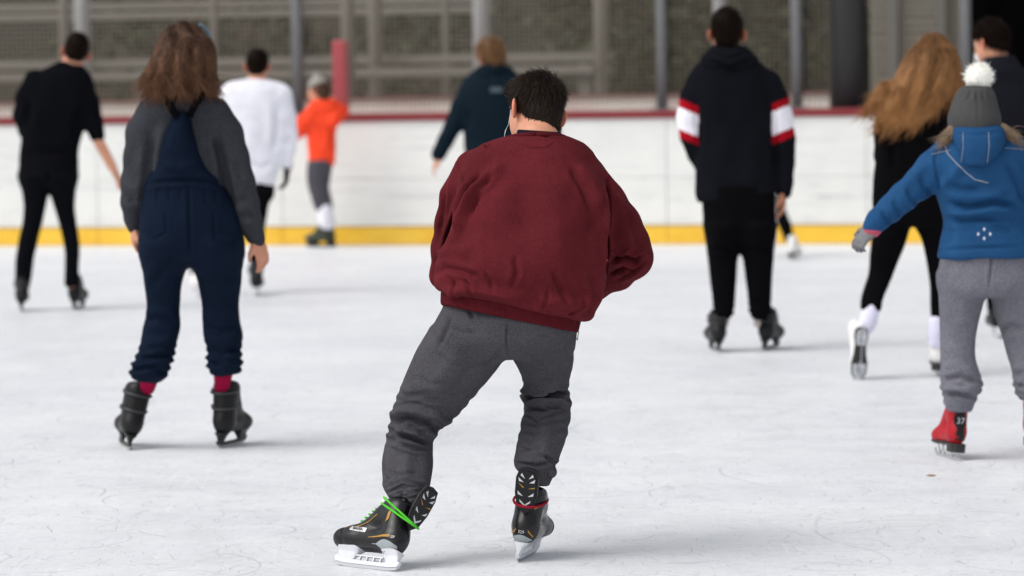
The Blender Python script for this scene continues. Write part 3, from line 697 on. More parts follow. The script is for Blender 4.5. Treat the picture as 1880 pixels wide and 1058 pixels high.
# shrubs behind
m_leaf = mat('dark_leaves', (.03, .045, .02), .7); N, L, B = nodes(m_leaf); L.new(ramp(N, L, noise(N, L, 3, 3, objco(N)), .3, .7, (.024, .03, .014), (.055, .058, .028)), B.inputs['Base Color'])
m_bark = mat('bark', (.07, .055, .04), .9)
def shrub(px, back, w, h, label, dens=1800, z0=-.05):
    b0 = onb(tpx(px, back), back, z0); r = empty('shrub', tuple(b0)); tag(r, label, 'shrub', None)
    B_ = MB()
    for i in range(7):
        a = rnd.uniform(0, 6.28); q = [b0 + np.array([math.cos(a) * w * .35 * t_, math.sin(a) * w * .3 * t_, h * .75 * t_]) for t_ in (0, .4, 1)]
        B_.tube(q, [.03, .02, .008], 5)
    B_.build('stem', m_bark, r)
    n = dens; c = rng.normal(size=(n, 3)); c /= np.linalg.norm(c, axis=1)[:, None]; rr = rng.uniform(.35, 1, n) ** .5
    lump = 1 + .25 * np.sin(c[:, 0] * 5 + px) * np.sin(c[:, 2] * 6 + 1) ; P = c * (rr * lump)[:, None] * np.array([w / 2, w * .4, h / 2]) + b0 + np.array([0, 0, h * .55])
    u = rng.normal(size=(n, 3)); u /= np.linalg.norm(u, axis=1)[:, None]; v_ = np.cross(u, rng.normal(size=(n, 3))); v_ /= np.linalg.norm(v_, axis=1)[:, None]
    sz = rng.uniform(.05, .1, n)[:, None]; VV = np.stack([P - u * sz, P + v_ * sz * .5, P + u * sz, P - v_ * sz * .5], 1).reshape(-1, 3)
    o = mesh_obj('foliage', VV, np.arange(n * 4).reshape(-1, 4), m_leaf, r); tag(o, kind='stuff')
for args in [(1170, 9, 2.2, 3.6, 'dull green shrub behind the net, left of the first post right of centre', 2600), (1290, 10, 2.6, 3.9, 'dull green shrub directly behind the skater with striped sleeves', 2600), (1400, 9, 2.2, 3.5, 'dull green shrub between the striped skater and the thin grey post', 2600),
             (1500, 10, 2.2, 3.8, 'dull green shrub beside the charcoal column', 2600), (470, 11, 2.4, 2.7, 'dark low shrub behind the bleachers above the white shirt skater', 1500), (780, 11.5, 2.4, 2.6, 'dark low shrub behind the bleachers left of the blonde skater', 1500), (240, 11, 2.2, 2.8, 'dark low shrub behind the bleachers near the left edge', 1500)]: shrub(*args)
# red pad on a post
t = tpx(625, 1.6); rp = at(625, 75, onb(t, 1.6, 0)[1])[2]
tag(bbox_on('red_pad', t - .065, t + .065, 1.55, 1.68, 0.0, rp, mat('red_vinyl', C(206, 66, 84), .5), None, .02), 'upright red padded marker behind the boards above the orange coat', 'pad')

# ================================================================== people
M['skin'] = skin('skin_fair', C(206, 146, 118)); M['skin_b'] = skin('skin_tan', C(176, 118, 88))
M['black'] = mat('black_leather', (.006, .006, .007), .42, spec=.28)
M['blackplastic'] = mat('black_plastic', (.008, .008, .009), .4, spec=.3)
M['white_plastic'] = mat('white_plastic', C(212, 214, 219), .35)
M['white_leather'] = mat('white_leather', C(232, 230, 228), .5)
M['dark_sole'] = mat('dark_sole', (.02, .019, .018), .5)
M['h_dark'] = hairmat('hair_dark_brown', C(12, 9, 7), C(66, 51, 41))
M['h_black'] = hairmat('hair_near_black', C(13, 8, 6), C(38, 23, 16))
M['h_brown'] = hairmat('hair_brown', C(24, 15, 11), C(136, 96, 70))
M['h_light'] = hairmat('hair_light_brown', C(66, 44, 27), C(176, 132, 88))
M['h_blond'] = hairmat('hair_strawberry_blonde', C(48, 28, 13), C(206, 148, 92))
M['h_ash'] = hairmat('hair_ash_blonde', C(104, 82, 62), C(196, 174, 146))
blk = dict(boot=M['black'], holder=M['blackplastic'])

# ---------------- the skater in front: maroon sweatshirt
hero = Person('man in maroon sweatshirt and grey sweatpants leaning into a stride, sharp in the foreground', (948, 1034), 1.02, .006)
f_mar = fabric('maroon_fleece', C(84, 29, 34), heather=.22, grain=520, bump=.4, blotch=.2)
f_rib = fabric('maroon_rib', C(76, 23, 29), heather=.16, grain=600, bump=.3, blotch=.05)
f_pant = fabric('grey_heather_fleece', C(68, 67, 71), heather=.3, grain=430, bump=.5, blotch=.12)
hero.grow = 0
hR = rot(30, 18, 13)
hero.body(dict(shL=(872, 305, .22), shR=(1078, 325, .26), elL=(818, 450, .32), elR=(1160, 455, .36), wrL=(850, 505, .5), wrR=(1085, 520, .48), hpL=(880, 600, .03), hpR=(1000, 610, .05), knL=(765, 745, .15), knR=(1000, 725, .28), anL=(745, 925, .0), anR=(976, 870, .08)),
          M['skin'], (983, 205, .28), (988, 262, .2), hR, headh=.0032, neck_r=.058, headk=.95,
          hands=[((hero.p(858, 508, .5)), hero.p(818, 455, .34), 1.0, dict(palm=(1, -.2, 0), curl=.9)), ((hero.p(1080, 525, .48)), hero.p(1160, 460, .36), 1.0, dict(palm=(-1, .3, 0), curl=.9, side=-1))])
def fringe(S):
    S.ell(hero.hw(.006, -.060, -.078), [.050, .036, .040], hero.hR, .02)
    for a in [(-.035, .075, .093, .026), (-.052, .082, .088, .02), (-.02, .085, .098, .022), (.01, .088, .09, .024)]: S.ell(hero.hw(a[0] + .014, a[1] - .018, a[2] + .010), [a[3] * 1.1, a[3], a[3] * .8], None, .012)
sh = hero.short_hair(M['h_dark'], n=11000, h=.0035, extra=fringe, length=(.012, .034), width=.0010, cut=(-.032, .88), top=.95, lift=.30, lenf=lambda P: .35 + .9 * np.clip((P[:, 2] - hero.hw(0, 0, -.02)[2]) / .10, 0, 1))
# fringe curls
cb = MB()
for i in range(80):
    a0 = np.array([rnd.uniform(-.052, .02), rnd.uniform(.048, .080), rnd.uniform(.098, .122)]); pts = []; ph = rnd.uniform(-.4, .4); R0 = rnd.uniform(.010, .019)
    for j in range(9):
        a = ph + j * .52; pts.append(hero.hw(a0[0] - .004 * j * rnd.uniform(.6, 1), a0[1] + R0 * math.sin(a) + .004 * j * .3, a0[2] + R0 * (math.cos(a) - 1) * 1.0))
    cb.tube(pts, [.0019] * 6 + [.0015, .001, .0004], 5)
o = cb.build('hair_fringe', M['h_dark'], hero.root, True)
# undershirt collar
S = Solid(.004); nk = hero.p(990, 262, .2); S.cone(hero.p(988, 236, .205), hero.p(992, 275, .17), .066, .080, .005); hero.keep_below(S, (940, 237), (1030, 243), .003); hero.cloth('undershirt_collar', S, fabric('navy_jersey', C(20, 24, 36)))
# sweatshirt
B_ = MB(); nb = hero.p(984, 262, .195)
B_.tube([tuple(nb + np.array([.098 * math.sin(6.2832 * i / 40), -.088 * math.cos(6.2832 * i / 40), .020 * math.cos(6.2832 * i / 40) + .004])) for i in range(41)], .011, 8); B_.build('neckband', f_rib, hero.root, True)
S = Solid(.0042)
tors = [(243, 940, 1030, .185, .08), (249, 915, 1048, .185, .1), (262, 884, 1074, .18, .12), (280, 862, 1092, .17, .14), (305, 848, 1102, .15, .155), (335, 840, 1110, .12, .168), (370, 834, 1114, .09, .18), (410, 827, 1116, .065, .19), (450, 812, 1115, .045, .195), (480, 800, 1114, .035, .198), (505, 796, 1113, .03, .198), (530, 798, 1110, .03, .195), (552, 804, 1104, .03, .188), (570, 814, 1096, .03, .18), (585, 826, 1090, .03, .17), (600, 840, 1078, .03, .15)]
S.loft(hero.rows(tors), .02, 2.25, .03)
S.chain(hero.chain([(868, 308, 34, .2), (842, 360, 34, .25), (829, 410, 32, .28), (822, 455, 31, .3), (815, 505, 25, .33), (835, 528, 22, .42), (872, 520, 20, .5)]), .02)
S.chain(hero.chain([(1075, 330, 44, .2), (1105, 375, 46, .22), (1130, 415, 46, .26), (1148, 450, 43, .3), (1158, 474, 40, .33), (1135, 503, 30, .38), (1095, 524, 25, .44), (1060, 528, 22, .48)]), .02)
hero.keep_above(S, (800, 533), (1090, 597), .016)
mf = [([(876, 322), (858, 352), (842, 385), (828, 425), (816, 458)], 7, -.020), ([(888, 338), (866, 365), (850, 398), (838, 430)], 8, .010), ([(838, 292), (846, 318), (852, 336)], 2.6, -.004),
      ([(1119, 328), (1116, 370), (1113, 420), (1116, 462), (1113, 500)], 5, -.018), ([(1119, 326), (1111, 352), (1109, 392)], 2.4, -.005), ([(1095, 355), (1108, 395), (1108, 440)], 12, .006),
      ([(1060, 300), (1085, 330), (1104, 370)], 11, .005), ([(1048, 306), (1072, 345), (1090, 388)], 9, -.004), ([(925, 300), (895, 325), (870, 360)], 12, .006), ([(905, 322), (880, 352), (858, 396)], 6, -.006),
      ([(1120, 482), (1140, 470), (1165, 478), (1178, 470)], 6, -.013), ([(1118, 505), (1145, 492), (1168, 500)], 5, -.008), ([(1122, 455), (1140, 462), (1156, 456)], 7, .006), ([(1135, 515), (1160, 500), (1185, 478)], 5, -.006),
      ([(800, 470), (835, 456), (870, 462)], 14, .007), ([(798, 505), (815, 492), (842, 496), (880, 510)], 9, -.006), ([(812, 545), (850, 532), (900, 538), (960, 552)], 10, .008), ([(945, 470), (950, 500), (940, 528)], 8, -.0035), ([(1000, 548), (1060, 560), (1095, 545)], 12, .009), ([(1085, 500), (1095, 540), (1082, 570)], 9, -.005),
      ([(1015, 500), (1030, 530), (1040, 560)], 8, -.0035), ([(905, 535), (900, 515), (890, 500)], 6, -.003), ([(838, 545), (832, 520), (818, 500)], 5, -.005), ([(870, 548), (864, 528), (850, 512)], 5, -.004), ([(1045, 585), (1062, 568), (1070, 548)], 5, -.005), ([(995, 570), (1005, 550), (1005, 532)], 5, -.003),
      ([(815, 330), (812, 380), (806, 430)], 6, -.005), ([(1145, 380), (1165, 420), (1172, 452)], 9, -.004), ([(1128, 350), (1150, 385), (1170, 425)], 9, .004), ([(955, 330), (960, 400), (955, 450)], 26, -.004), ([(1015, 340), (1025, 420), (1030, 480)], 26, .004), ([(890, 400), (880, 450), (885, 500)], 24, .004),
      ([(942, 248), (952, 262), (978, 271), (1005, 270), (1022, 259)], 1.8, -.0022), ([(893, 266), (893, 272)], 3.0, -.006), ([(888, 270), (899, 268)], 3, .003),
      ([(925, 248), (950, 245), (985, 246), (1030, 254)], 2.4, -.0035)]
mf = [(a, b * (.62 if b < 10 else .85), c * 2.3) for a, b, c in mf]
hero.cloth('sweatshirt', S, f_mar, mf, .004, 8, seed=4)
S = Solid(.005)
S.loft(hero.rows([(515, 812, 1096, .035, .176), (545, 810, 1088, .035, .175), (570, 809, 1075, .035, .173), (595, 810, 1066, .035, .170), (615, 812, 1062, .035, .168), (635, 816, 1060, .035, .165)]), .01, 2.3, .006)
hero.keep_above(S, (806, 559), (1062, 612), .006); hero.keep_below(S, (800, 525), (1090, 588), .004)
V, Fc = S.mesh(2); V = sculpt(V, Fc, [([(860, 548), (862, 566)], 5, -.003), ([(930, 560), (934, 584)], 6, -.003), ([(1010, 575), (1012, 600)], 6, -.003)], .002, 14)
N_ = vnormals(V, Fc); ang = np.arctan2(V[:, 1] - V[:, 1].mean(), V[:, 0] - V[:, 0].mean()); V = V + N_ * (.0006 * np.sin(ang * 190))[:, None]
mesh_obj('hem_band', V, Fc, f_rib, hero.root, True)
# sweatpants
S = Solid(.0042)
S.loft(hero.rows([(545, 818, 1062, .04, .14), (565, 812, 1061, .04, .145), (585, 800, 1059, .03, .15), (605, 789, 1057, .03, .15), (625, 779, 1055, .03, .145), (645, 775, 1053, .03, .11), (660, 790, 1040, .03, .06)]), .02, 2.2, .02)
S.loft(hero.rows([(600, 790, 945, .03, .11), (630, 772, 940, .03, .12), (650, 760, 932, .04, .12), (680, 748, 913, .06, .118), (705, 738, 892, .08, .115), (730, 728, 868, .10, .11), (755, 719, 848, .11, .105), (778, 714, 827, .12, .1), (797, 711, 808, .12, .095), (812, 708, 799, .11, .09), (830, 704, 797, .1, .09), (855, 700, 797, .07, .088), (880, 700, 793, .04, .084), (898, 703, 788, .02, .076), (912, 712, 782, .0, .068), (930, 724, 775, -.01, .06)]), .018, 2.1, .012)
S.loft(hero.rows([(600, 925, 1058, .05, .12), (630, 930, 1054, .08, .12), (650, 936, 1052, .12, .12), (680, 951, 1049, .18, .115), (700, 957, 1045, .22, .11), (716, 957, 1044, .25, .105), (727, 952, 1047, .25, .1), (742, 960, 1049, .23, .098), (765, 957, 1047, .19, .095), (800, 951, 1041, .13, .09), (830, 946, 1031, .09, .085), (848, 943, 1024, .08, .076), (858, 946, 1019, .08, .068), (868, 954, 1014, .08, .056), (878, 960, 1005, .08, .045)]), .018, 2.1, .012)
S.ell(hero.p(1012, 866, .05), [.016, .03, .018], None, .012)
pf = [([(932, 590), (930, 625), (932, 655)], 3, -.003), ([(714, 775), (745, 768), (785, 778), (815, 800)], 8, -.010), ([(716, 760), (750, 752), (800, 762), (830, 775)], 9, .008), ([(712, 800), (745, 788), (790, 805)], 8, .008), ([(712, 790), (740, 800), (780, 812), (797, 815)], 6, -.008), ([(735, 815), (765, 825), (795, 822)], 6, -.005), ([(730, 735), (770, 728), (820, 742)], 10, -.004),
      ([(953, 726), (975, 730), (1010, 722), (1046, 716)], 6, -.016), ([(955, 716), (985, 716), (1020, 708)], 8, .009), ([(962, 742), (990, 737), (1030, 738), (1048, 742)], 7, .009), ([(965, 750), (985, 748), (1002, 752)], 5, -.008), ([(1000, 712), (1025, 715), (1046, 725)], 5, -.007),
      ([(704, 850), (700, 870), (715, 895)], 8, -.004), ([(710, 905), (740, 893), (772, 902), (790, 912)], 4, -.010), ([(702, 890), (740, 880), (790, 890)], 7, .004), ([(720, 918), (745, 912), (770, 918)], 4, -.006), ([(735, 905), (755, 925)], 4, -.006),
      ([(946, 850), (985, 855), (1015, 845)], 5, -.006), ([(1000, 835), (1018, 850), (1020, 862)], 5, -.006), ([(1030, 660), (1040, 690)], 10, -.004), ([(830, 575), (822, 600), (806, 635)], 7, -.005), ([(862, 568), (868, 585)], 6, -.004), ([(905, 575), (940, 590), (990, 600), (1040, 612)], 16, .004),
      ([(850, 640), (820, 680), (790, 720)], 20, .005), ([(880, 660), (850, 700), (830, 735)], 12, -.004), ([(985, 760), (975, 800), (965, 835)], 10, -.004), ([(1010, 765), (1003, 805), (998, 840)], 12, .004), ([(750, 830), (745, 860), (748, 885)], 12, .004)]
pf = [(a, b * (.62 if b < 10 else .85), c * 2.2) for a, b, c in pf]
pf += [([(722, 745), (760, 742), (800, 752)], 3, -.006), ([(712, 820), (740, 832), (775, 838)], 3.2, -.007), ([(705, 862), (735, 872), (768, 868)], 3, -.005), ([(745, 780), (770, 792), (792, 808)], 3, -.008), ([(958, 690), (985, 700), (1010, 698)], 3, -.006), ([(958, 758), (985, 768), (1012, 762)], 3, -.006), ([(1044, 735), (1020, 745), (1000, 742)], 3, -.009), ([(950, 815), (975, 822), (1000, 815)], 3, -.005), ([(985, 835), (1010, 842), (1022, 838)], 3, -.007), ([(1052, 610), (1040, 640), (1042, 668)], 4, -.006), ([(950, 630), (975, 660), (1000, 675)], 5, -.005), ([(925, 640), (900, 665), (880, 672)], 4, -.006), ([(820, 600), (850, 612), (880, 610)], 4, -.004), ([(800, 650), (830, 668), (860, 670)], 5, -.004), ([(760, 690), (790, 705), (830, 700)], 5, -.004)]
hero.cloth('sweatpants', S, f_pant, pf, .003, 10, seed=9, bun=[(hero.p(740, 790)[2], .045, .0025, .034), (hero.p(990, 735)[2], .035, .0022, .03)])
# cuffs
S = Solid(.0045); S.chain(hero.chain([(748, 888, 40, .04), (752, 910, 35, 0), (755, 930, 31, -.02)]), .01); hero.keep_above(S, (700, 909), (800, 938), .008); hero.cloth('cuff', S, f_pant, [([(712, 905), (745, 905), (785, 920)], 5, .004)], .003, 26, seed=3, bun=[(hero.p(750, 905)[2], .03, .003, .018)])
S = Solid(.0045); S.chain(hero.chain([(987, 848, 35, .07), (986, 866, 29, .07), (985, 884, 25, .06)]), .01); hero.keep_above(S, (930, 893), (1030, 893), .008); hero.cloth('cuff', S, f_pant, [], .003, 26, seed=5, bun=[(hero.p(990, 868)[2], .02, .003, .016)])

# his hockey skates
m_gloss = mat('skate_shell', (.006, .006, .007), .3, spec=.35, coat=.12); N, L, B = nodes(m_gloss); L.new(ramp(N, L, noise(N, L, 16, 5, objco(N), .6), .3, .7, (.18,) * 3, (.42,) * 3), B.inputs['Roughness'])
m_gold = mat('gold_print', C(170, 124, 46), .45); m_silver = mat('silver_print', C(205, 207, 210), .35, .3); m_grey = mat('grey_counter', C(150, 158, 160), .4)
m_lace = fabric('green_lace', C(84, 188, 54), grain=900, heather=.1); m_redlace = fabric('red_lace', C(150, 30, 48), grain=900, heather=.1)
m_guard = mat('guard_rubber', (.007, .007, .008), .4, spec=.3); m_toe = mat('toe_plastic', (.01, .01, .011), .45, spec=.3)
hk = dict(boot=m_gloss, holder=M['white_plastic'], steel=M['steel'], toe=m_toe)
GUARD = [(-.026, .0), (-.036, .045), (-.036, .095), (-.026, .125), (0, .130), (.026, .125), (.036, .095), (.036, .045), (.026, .0), (0, -.022)]
def hero_skate(foot, yaw, lean, pitch, anchor, lace, wrap_z, gz):
    bo, w, M4, R = skate(hero, foot, yaw, lean, pitch, 'hockey', anchor, .0035, 1.0, hk, hero=True)
    V3 = lambda *a: Vector(a)
    # tendon guard: a plate rising behind the ankle
    G = M4 @ Matrix.Translation((0, -.120, gz)) @ Matrix.Rotation(rad(90 + 12), 4, 'X') @ Matrix.Scale(1.0, 4)
    B_ = MB(); B_.prism(GUARD, G, .010); B_.prism([(x * .86, (y - .05) * .88 + .05) for x, y in GUARD], G @ Matrix.Translation((0, 0, .0065)), .004)
    g = B_.build('tendon_guard', m_guard, bo); md = g.modifiers.new('bevel', 'BEVEL'); md.width = .003; md.segments = 2
    s_ = MB()
    for q in (-1, 1):
        for a in ([(.006, .095), (.017, .112), (.021, .104)], [(.009, .083), (.027, .097), (.024, .085)], [(.008, .038), (.026, .053), (.024, .042)]): s_ = MB(); s_.prism([(q * x, y) for x, y in a][::q], G @ Matrix.Translation((0, 0, .0088)), .001); s_.build('guard_print', m_silver, bo)
    s_ = MB(); s_.prism([(-.018, .026), (0, .012), (.018, .026), (.016, .019), (0, .004), (-.016, .019)], G @ Matrix.Translation((0, 0, .0088)), .001); s_.build('guard_print', m_silver, bo)
    s_ = MB()
    for a in ([(-.027, .080), (-.008, .068), (-.009, .064)], [(.006, .064), (.027, .071), (.027, .067)]): s_ = MB(); s_.prism(a, G @ Matrix.Translation((0, 0, .0088)), .001); s_.build('guard_print', m_gold, bo)
    Lm = MB()
    for kx, zz in ((0, wrap_z), (1, wrap_z + (.010 if lace is m_lace else .0))):
        if kx and lace is not m_lace: continue
        pts = []
        for i in range(41):
            a = 2 * math.pi * i / 40; yy = -.056 + math.cos(a) * .083; xx = math.sin(a) * .050
            pts.append(w(xx, yy, zz + (.030 if lace is m_lace else .012) * math.cos(a) + (.010 * kx * math.cos(a + .6))))
        Lm.tube(pts, .0035 if lace is m_lace else .0042, 6)
    for i in range(9):
        t = i / 8; a = np.array([0, .088 - .088 * t, .137 + .080 * t + .008 * math.sin(t * 3)]); q = .014 + .004 * t
        Lm.tube([w(-q - .004, a[1] - .004, a[2] - .006), w(-q * .4, a[1], a[2] + .003), w(q * .4, a[1] + .003, a[2] + .004), w(q + .004, a[1] + .004, a[2] - .005)], .0026, 5)
        Lm.tube([w(q + .003, a[1] - .004, a[2] - .006), w(0, a[1] + .002, a[2] + .006), w(-q - .003, a[1] + .005, a[2] - .003)], .0026, 5)
    for i in range(2): Lm.tube([w(.012 * k_, .01 + .01 * math.sin(k_), .20 + .016 * math.cos(k_ * 1.5 + i)) for k_ in (-2, -1, 0, 1, 2)], .003, 5)
    Lm.build('lace', lace, bo, True)
    return bo, w, M4, R
def on_shell(bo, w, pts, side):
    """drop points (y, z in skate axes) on the shell from the given side, 1 mm proud"""
    bvh = BVHTree.FromPolygons([tuple(v.co) for v in bo.data.vertices], [tuple(p.vertices) for p in bo.data.polygons]); off = Vector(abspos(bo)); out = []
    for (a, b_) in pts:
        if side in (-1, 1): o_ = Vector(w(side * .2, a, b_)); d_ = Vector(w(0, a, b_)) - o_
        else: o_ = Vector(w(a, -.3, b_)); d_ = Vector(w(a, 0, b_)) - o_
        h_ = bvh.ray_cast(o_ - off, d_.normalized())
        p = (h_[0] + off + h_[1] * .0016) if h_[0] is not None else Vector(w(side * .04 if side in (-1, 1) else a, a if side in (-1, 1) else -.1, b_))
        out.append(tuple(p))
    return out
def decal(bo, w, name, strip, m_, side):
    """strip: list of pairs of surveyed points -> ribbon following the shell"""
    K_ = 6; A = []
    for (a, b_) in strip: A += on_shell(bo, w, [(a[0] + (b_[0] - a[0]) * j / (K_ - 1), a[1] + (b_[1] - a[1]) * j / (K_ - 1)) for j in range(K_)], side)
    f = [(K_ * i + j, K_ * i + K_ + j, K_ * i + K_ + j + 1, K_ * i + j + 1) for i in range(len(strip) - 1) for j in range(K_ - 1)]
    return mesh_obj(name, A, f, m_, bo, True)
def lerp_strip(y0, y1, zf, wf, n=18): return [((y0 + (y1 - y0) * i / n, zf(i / n) + wf(i / n)), (y0 + (y1 - y0) * i / n, zf(i / n) - wf(i / n))) for i in range(n + 1)]
# push-off skate (left): its outer side faces the camera
bo, w, M4, R = hero_skate((722, 1050), 46, 31, 0, (0, -.12, 0), m_lace, .183, .160)
decal(bo, w, 'gold_stripe', lerp_strip(-.09, .0, lambda t: .100 - .012 * t, lambda t: .0035 * (1 - t) + .0008), m_gold, -1)
decal(bo, w, 'gold_stripe', lerp_strip(-.01, .09, lambda t: .163 - .052 * t - .008 * math.sin(3 * t), lambda t: .0016), m_gold, -1)
decal(bo, w, 'badge', lerp_strip(.02, .085, lambda t: .110 - .0 * t, lambda t: .0075, 6), m_silver, -1)
decal(bo, w, 'gold_stripe', lerp_strip(-.062, -.052, lambda t: .168 - .01 * t, lambda t: .016, 3), m_gold, -1)
decal(bo, w, 'heel_counter', lerp_strip(-.112, -.02, lambda t: .074 - .002 * t, lambda t: .001 + .012 * math.sin(math.pi * min(1, t * 1.15 + .05))), m_grey, -1)
q = on_shell(bo, w, [(.0525, .110)], -1)[0]
def side_text(txt, size, a, b_, m_, name, side=-1, tilt=0):
    p = Vector(on_shell(bo, w, [(a, b_)], side)[0]); fwd = Vector(w(0, 1, 0)) - Vector(w(0, 0, 0)); up = Vector(w(0, 0, 1)) - Vector(w(0, 0, 0)); rt = Vector(w(1, 0, 0)) - Vector(w(0, 0, 0))
    if side == -1: x = -fwd; n_ = -rt
    else: x = rt; n_ = -fwd
    text_mesh(txt, size, frame(p + n_ * .0022, x, up) @ Matrix.Rotation(rad(tilt), 4, 'Z'), m_, name, bo)
m_txt = mat('dark_print', (.02, .02, .025), .5)
side_text('BAUER', .0135, .053, .110, m_txt, 'badge_lettering'); side_text('S29', .012, -.100, .098, m_silver, 'size_lettering'); 
p = Vector(w(-.026, -.07, .048)); text_mesh('XLT', .012, frame(p, Vector(w(0, -1, 0)) - Vector(w(0, 0, 0)), Vector(w(0, 0, 1)) - Vector(w(0, 0, 0))), m_txt, 'holder_lettering', bo)
S = Solid(.004); S.ell(w(0, .0, .215), [.035, .03, .03]); V, Fc = S.mesh(); mesh_obj('tongue', V, Fc, mat('white_felt', C(210, 210, 208), .8), bo, True)
# gliding skate (right): seen from the heel
bo, w, M4, R = hero_skate((948, 1034), -14, 9, 0, (0, -.13, 0), m_redlace, .190, .174)
def back_strip(x0, x1, zf, wf, n=12): return [((x0 + (x1 - x0) * i / n, zf(i / n) + wf(i / n)), (x0 + (x1 - x0) * i / n, zf(i / n) - wf(i / n))) for i in range(n + 1)]
decal(bo, w, 'heel_counter', back_strip(-.030, .030, lambda t: .074, lambda t: .001 + .013 * math.sin(math.pi * t), 12), m_grey, 0)
decal(bo, w, 'gold_stripe', back_strip(-.032, -.018, lambda t: .085 + .018 * t, lambda t: .003), m_gold, 0); decal(bo, w, 'gold_stripe', back_strip(.018, .032, lambda t: .103 - .018 * t, lambda t: .003), m_gold, 0)
decal(bo, w, 'gold_stripe', back_strip(.024, .040, lambda t: .170 + .010 * t, lambda t: .0022), m_gold, 0)
side_text('S29', .013, .0, .097, m_silver, 'size_lettering', 0)
# earphone wires, waist cord
wr = MB(); e0 = hero.hw(-.088, .002, -.012); wr.tube([tuple(e0), tuple(hero.p(934, 228, .2)), tuple(hero.p(928, 240, .19)), tuple(hero.p(925, 256, .185))], .0011, 6); e1 = hero.hw(.088, .0, -.02); wr.tube([tuple(e1), tuple(hero.p(1022, 247, .25)), tuple(hero.p(1012, 258, .2))], .0011, 6)
wr.build('earphone_wire', M['white_plastic'], hero.root, True)
wr = MB(); wr.tube([tuple(hero.p(*q)) for q in ((1054, 598, -.02), (1060, 592, -.03), (1062, 610, -.03), (1060, 625, -.02), (1057, 618, -.02))], .0013, 6); wr.build('waist_cord', M['blackplastic'], hero.root, True)

def socks(P, pts, m_, h=None):
    S = Solid(h or P.h); S.chain(P.chain(pts), .01); P.cloth('sock', S, m_)
def leg(S, P, rows, ratio=.85, k=.035):
    R_ = P.rows(rows, ratio); z0, z1 = R_[0][2], R_[-1][2]
    R_ = [(a, b, c, d, (e if len(q) > 4 else e * (1 + .75 * max(0, 1 - (z0 - c) / (z0 - z1) / .38)))) for (a, b, c, d, e), q in zip(R_, rows)]
    S.loft(R_, k, 2.15, .03)

# ---------------- woman in navy dungarees
w1 = Person('woman in navy dungarees over a charcoal jumper with wavy brown hair, standing left of centre', (322, 828), 1.0, .0075)
f_char = fabric('charcoal_knit', C(54, 55, 60), heather=.22, grain=260); f_navy = fabric('navy_twill', C(14, 24, 40), heather=.12, grain=300, rough=.75)
f_blk = fabric('black_jersey', C(10, 10, 13), heather=.1); f_mag = fabric('magenta_knit', C(140, 18, 56))
w1.fk = 1.6
w1.body(dict(shL=(272, 205, 0), shR=(398, 205, 0), elL=(250, 320, .02), elR=(438, 320, 0), wrL=(246, 412, .08), wrR=(468, 432, .02), hpL=(305, 420, 0), hpR=(390, 420, 0), knL=(295, 590, .03), knR=(408, 590, .03), anL=(272, 708, .10), anR=(408, 705, .10)),
        M['skin'], (338, 100, .02), (330, 172, -.01), rot(-12, 4, 6), hands=[(w1.p(246, 415, .08), w1.p(250, 330, .03), .9, dict(palm=(1, .2, 0), curl=.8)), (w1.p(473, 440, .02), w1.p(446, 350, 0), .92, dict(palm=(-.6, .6, 0), side=-1, curl=.45))])
S = Solid(.0075)
S.loft(w1.rows([(166, 300, 368, 0, .095), (180, 272, 398, 0, .105), (195, 260, 412, 0, .112), (225, 256, 420), (270, 258, 420), (320, 262, 416), (360, 262, 416), (390, 262, 414)], .5), .02, 2.3, .02)
S.chain(w1.chain([(282, 208, 30), (262, 245, 28), (255, 290, 26, .01), (250, 335, 25, .02), (247, 372, 21, .04), (246, 400, 15, .07), (247, 416, 12, .08)]), .02)
S.chain(w1.chain([(392, 208, 32), (415, 245, 30), (428, 290, 28), (440, 335, 26), (449, 375, 24), (459, 408, 20), (468, 430, 15, .02), (474, 441, 12, .02)]), .02)
jf = [([(282, 250), (276, 290), (270, 340), (262, 390)], 7, -.014), ([(398, 250), (408, 300), (420, 350), (430, 390)], 7, -.014), ([(300, 230), (290, 270), (285, 310)], 8, .007), ([(375, 240), (390, 280), (402, 320)], 9, .006), ([(385, 230), (378, 270), (392, 310)], 6, -.005), ([(235, 340), (255, 350), (262, 365)], 8, .005), ([(238, 365), (252, 372)], 6, -.005),
      ([(440, 400), (455, 392), (470, 400)], 5, -.006), ([(448, 415), (462, 408), (478, 418)], 5, .006), ([(432, 375), (450, 365), (462, 370)], 6, -.005), ([(430, 300), (445, 330)], 8, -.004), ([(246, 270), (240, 310)], 9, -.004)]
w1.cloth('jumper', S, f_char, jf, .006, 9, seed=12)
S = Solid(.007)     # dungarees
S.loft(w1.rows([(206, 322, 350, -.03, .095), (230, 312, 352, -.03, .105), (255, 300, 358, -.03, .11), (285, 290, 368, -.02, .118), (310, 282, 382, -.01, .125), (328, 272, 402, 0, .13), (345, 267, 412, 0, .135), (365, 264, 422, 0, .14), (390, 260, 433, 0, .15), (420, 258, 440, 0, .155), (450, 258, 442, 0, .15), (470, 258, 442, 0, .13), (485, 270, 430, 0, .08)]), .012, 2.4, .012)
leg(S, w1, [(440, 259, 346, 0), (480, 260, 345, 0), (520, 263, 334, .01), (555, 268, 331, .02), (575, 268, 330, .02), (600, 263, 331, .02), (630, 259, 324, .01), (655, 250, 319, 0), (672, 242, 312, 0), (685, 237, 308, 0), (697, 244, 302, 0), (703, 258, 300, 0)])
leg(S, w1, [(440, 352, 441, 0), (480, 353, 441, 0), (520, 364, 441, .01), (560, 371, 438, .02), (590, 372, 441, .02), (615, 374, 447, .02), (645, 380, 445, .01), (665, 379, 447, 0), (680, 382, 446, 0), (692, 388, 442, 0)])
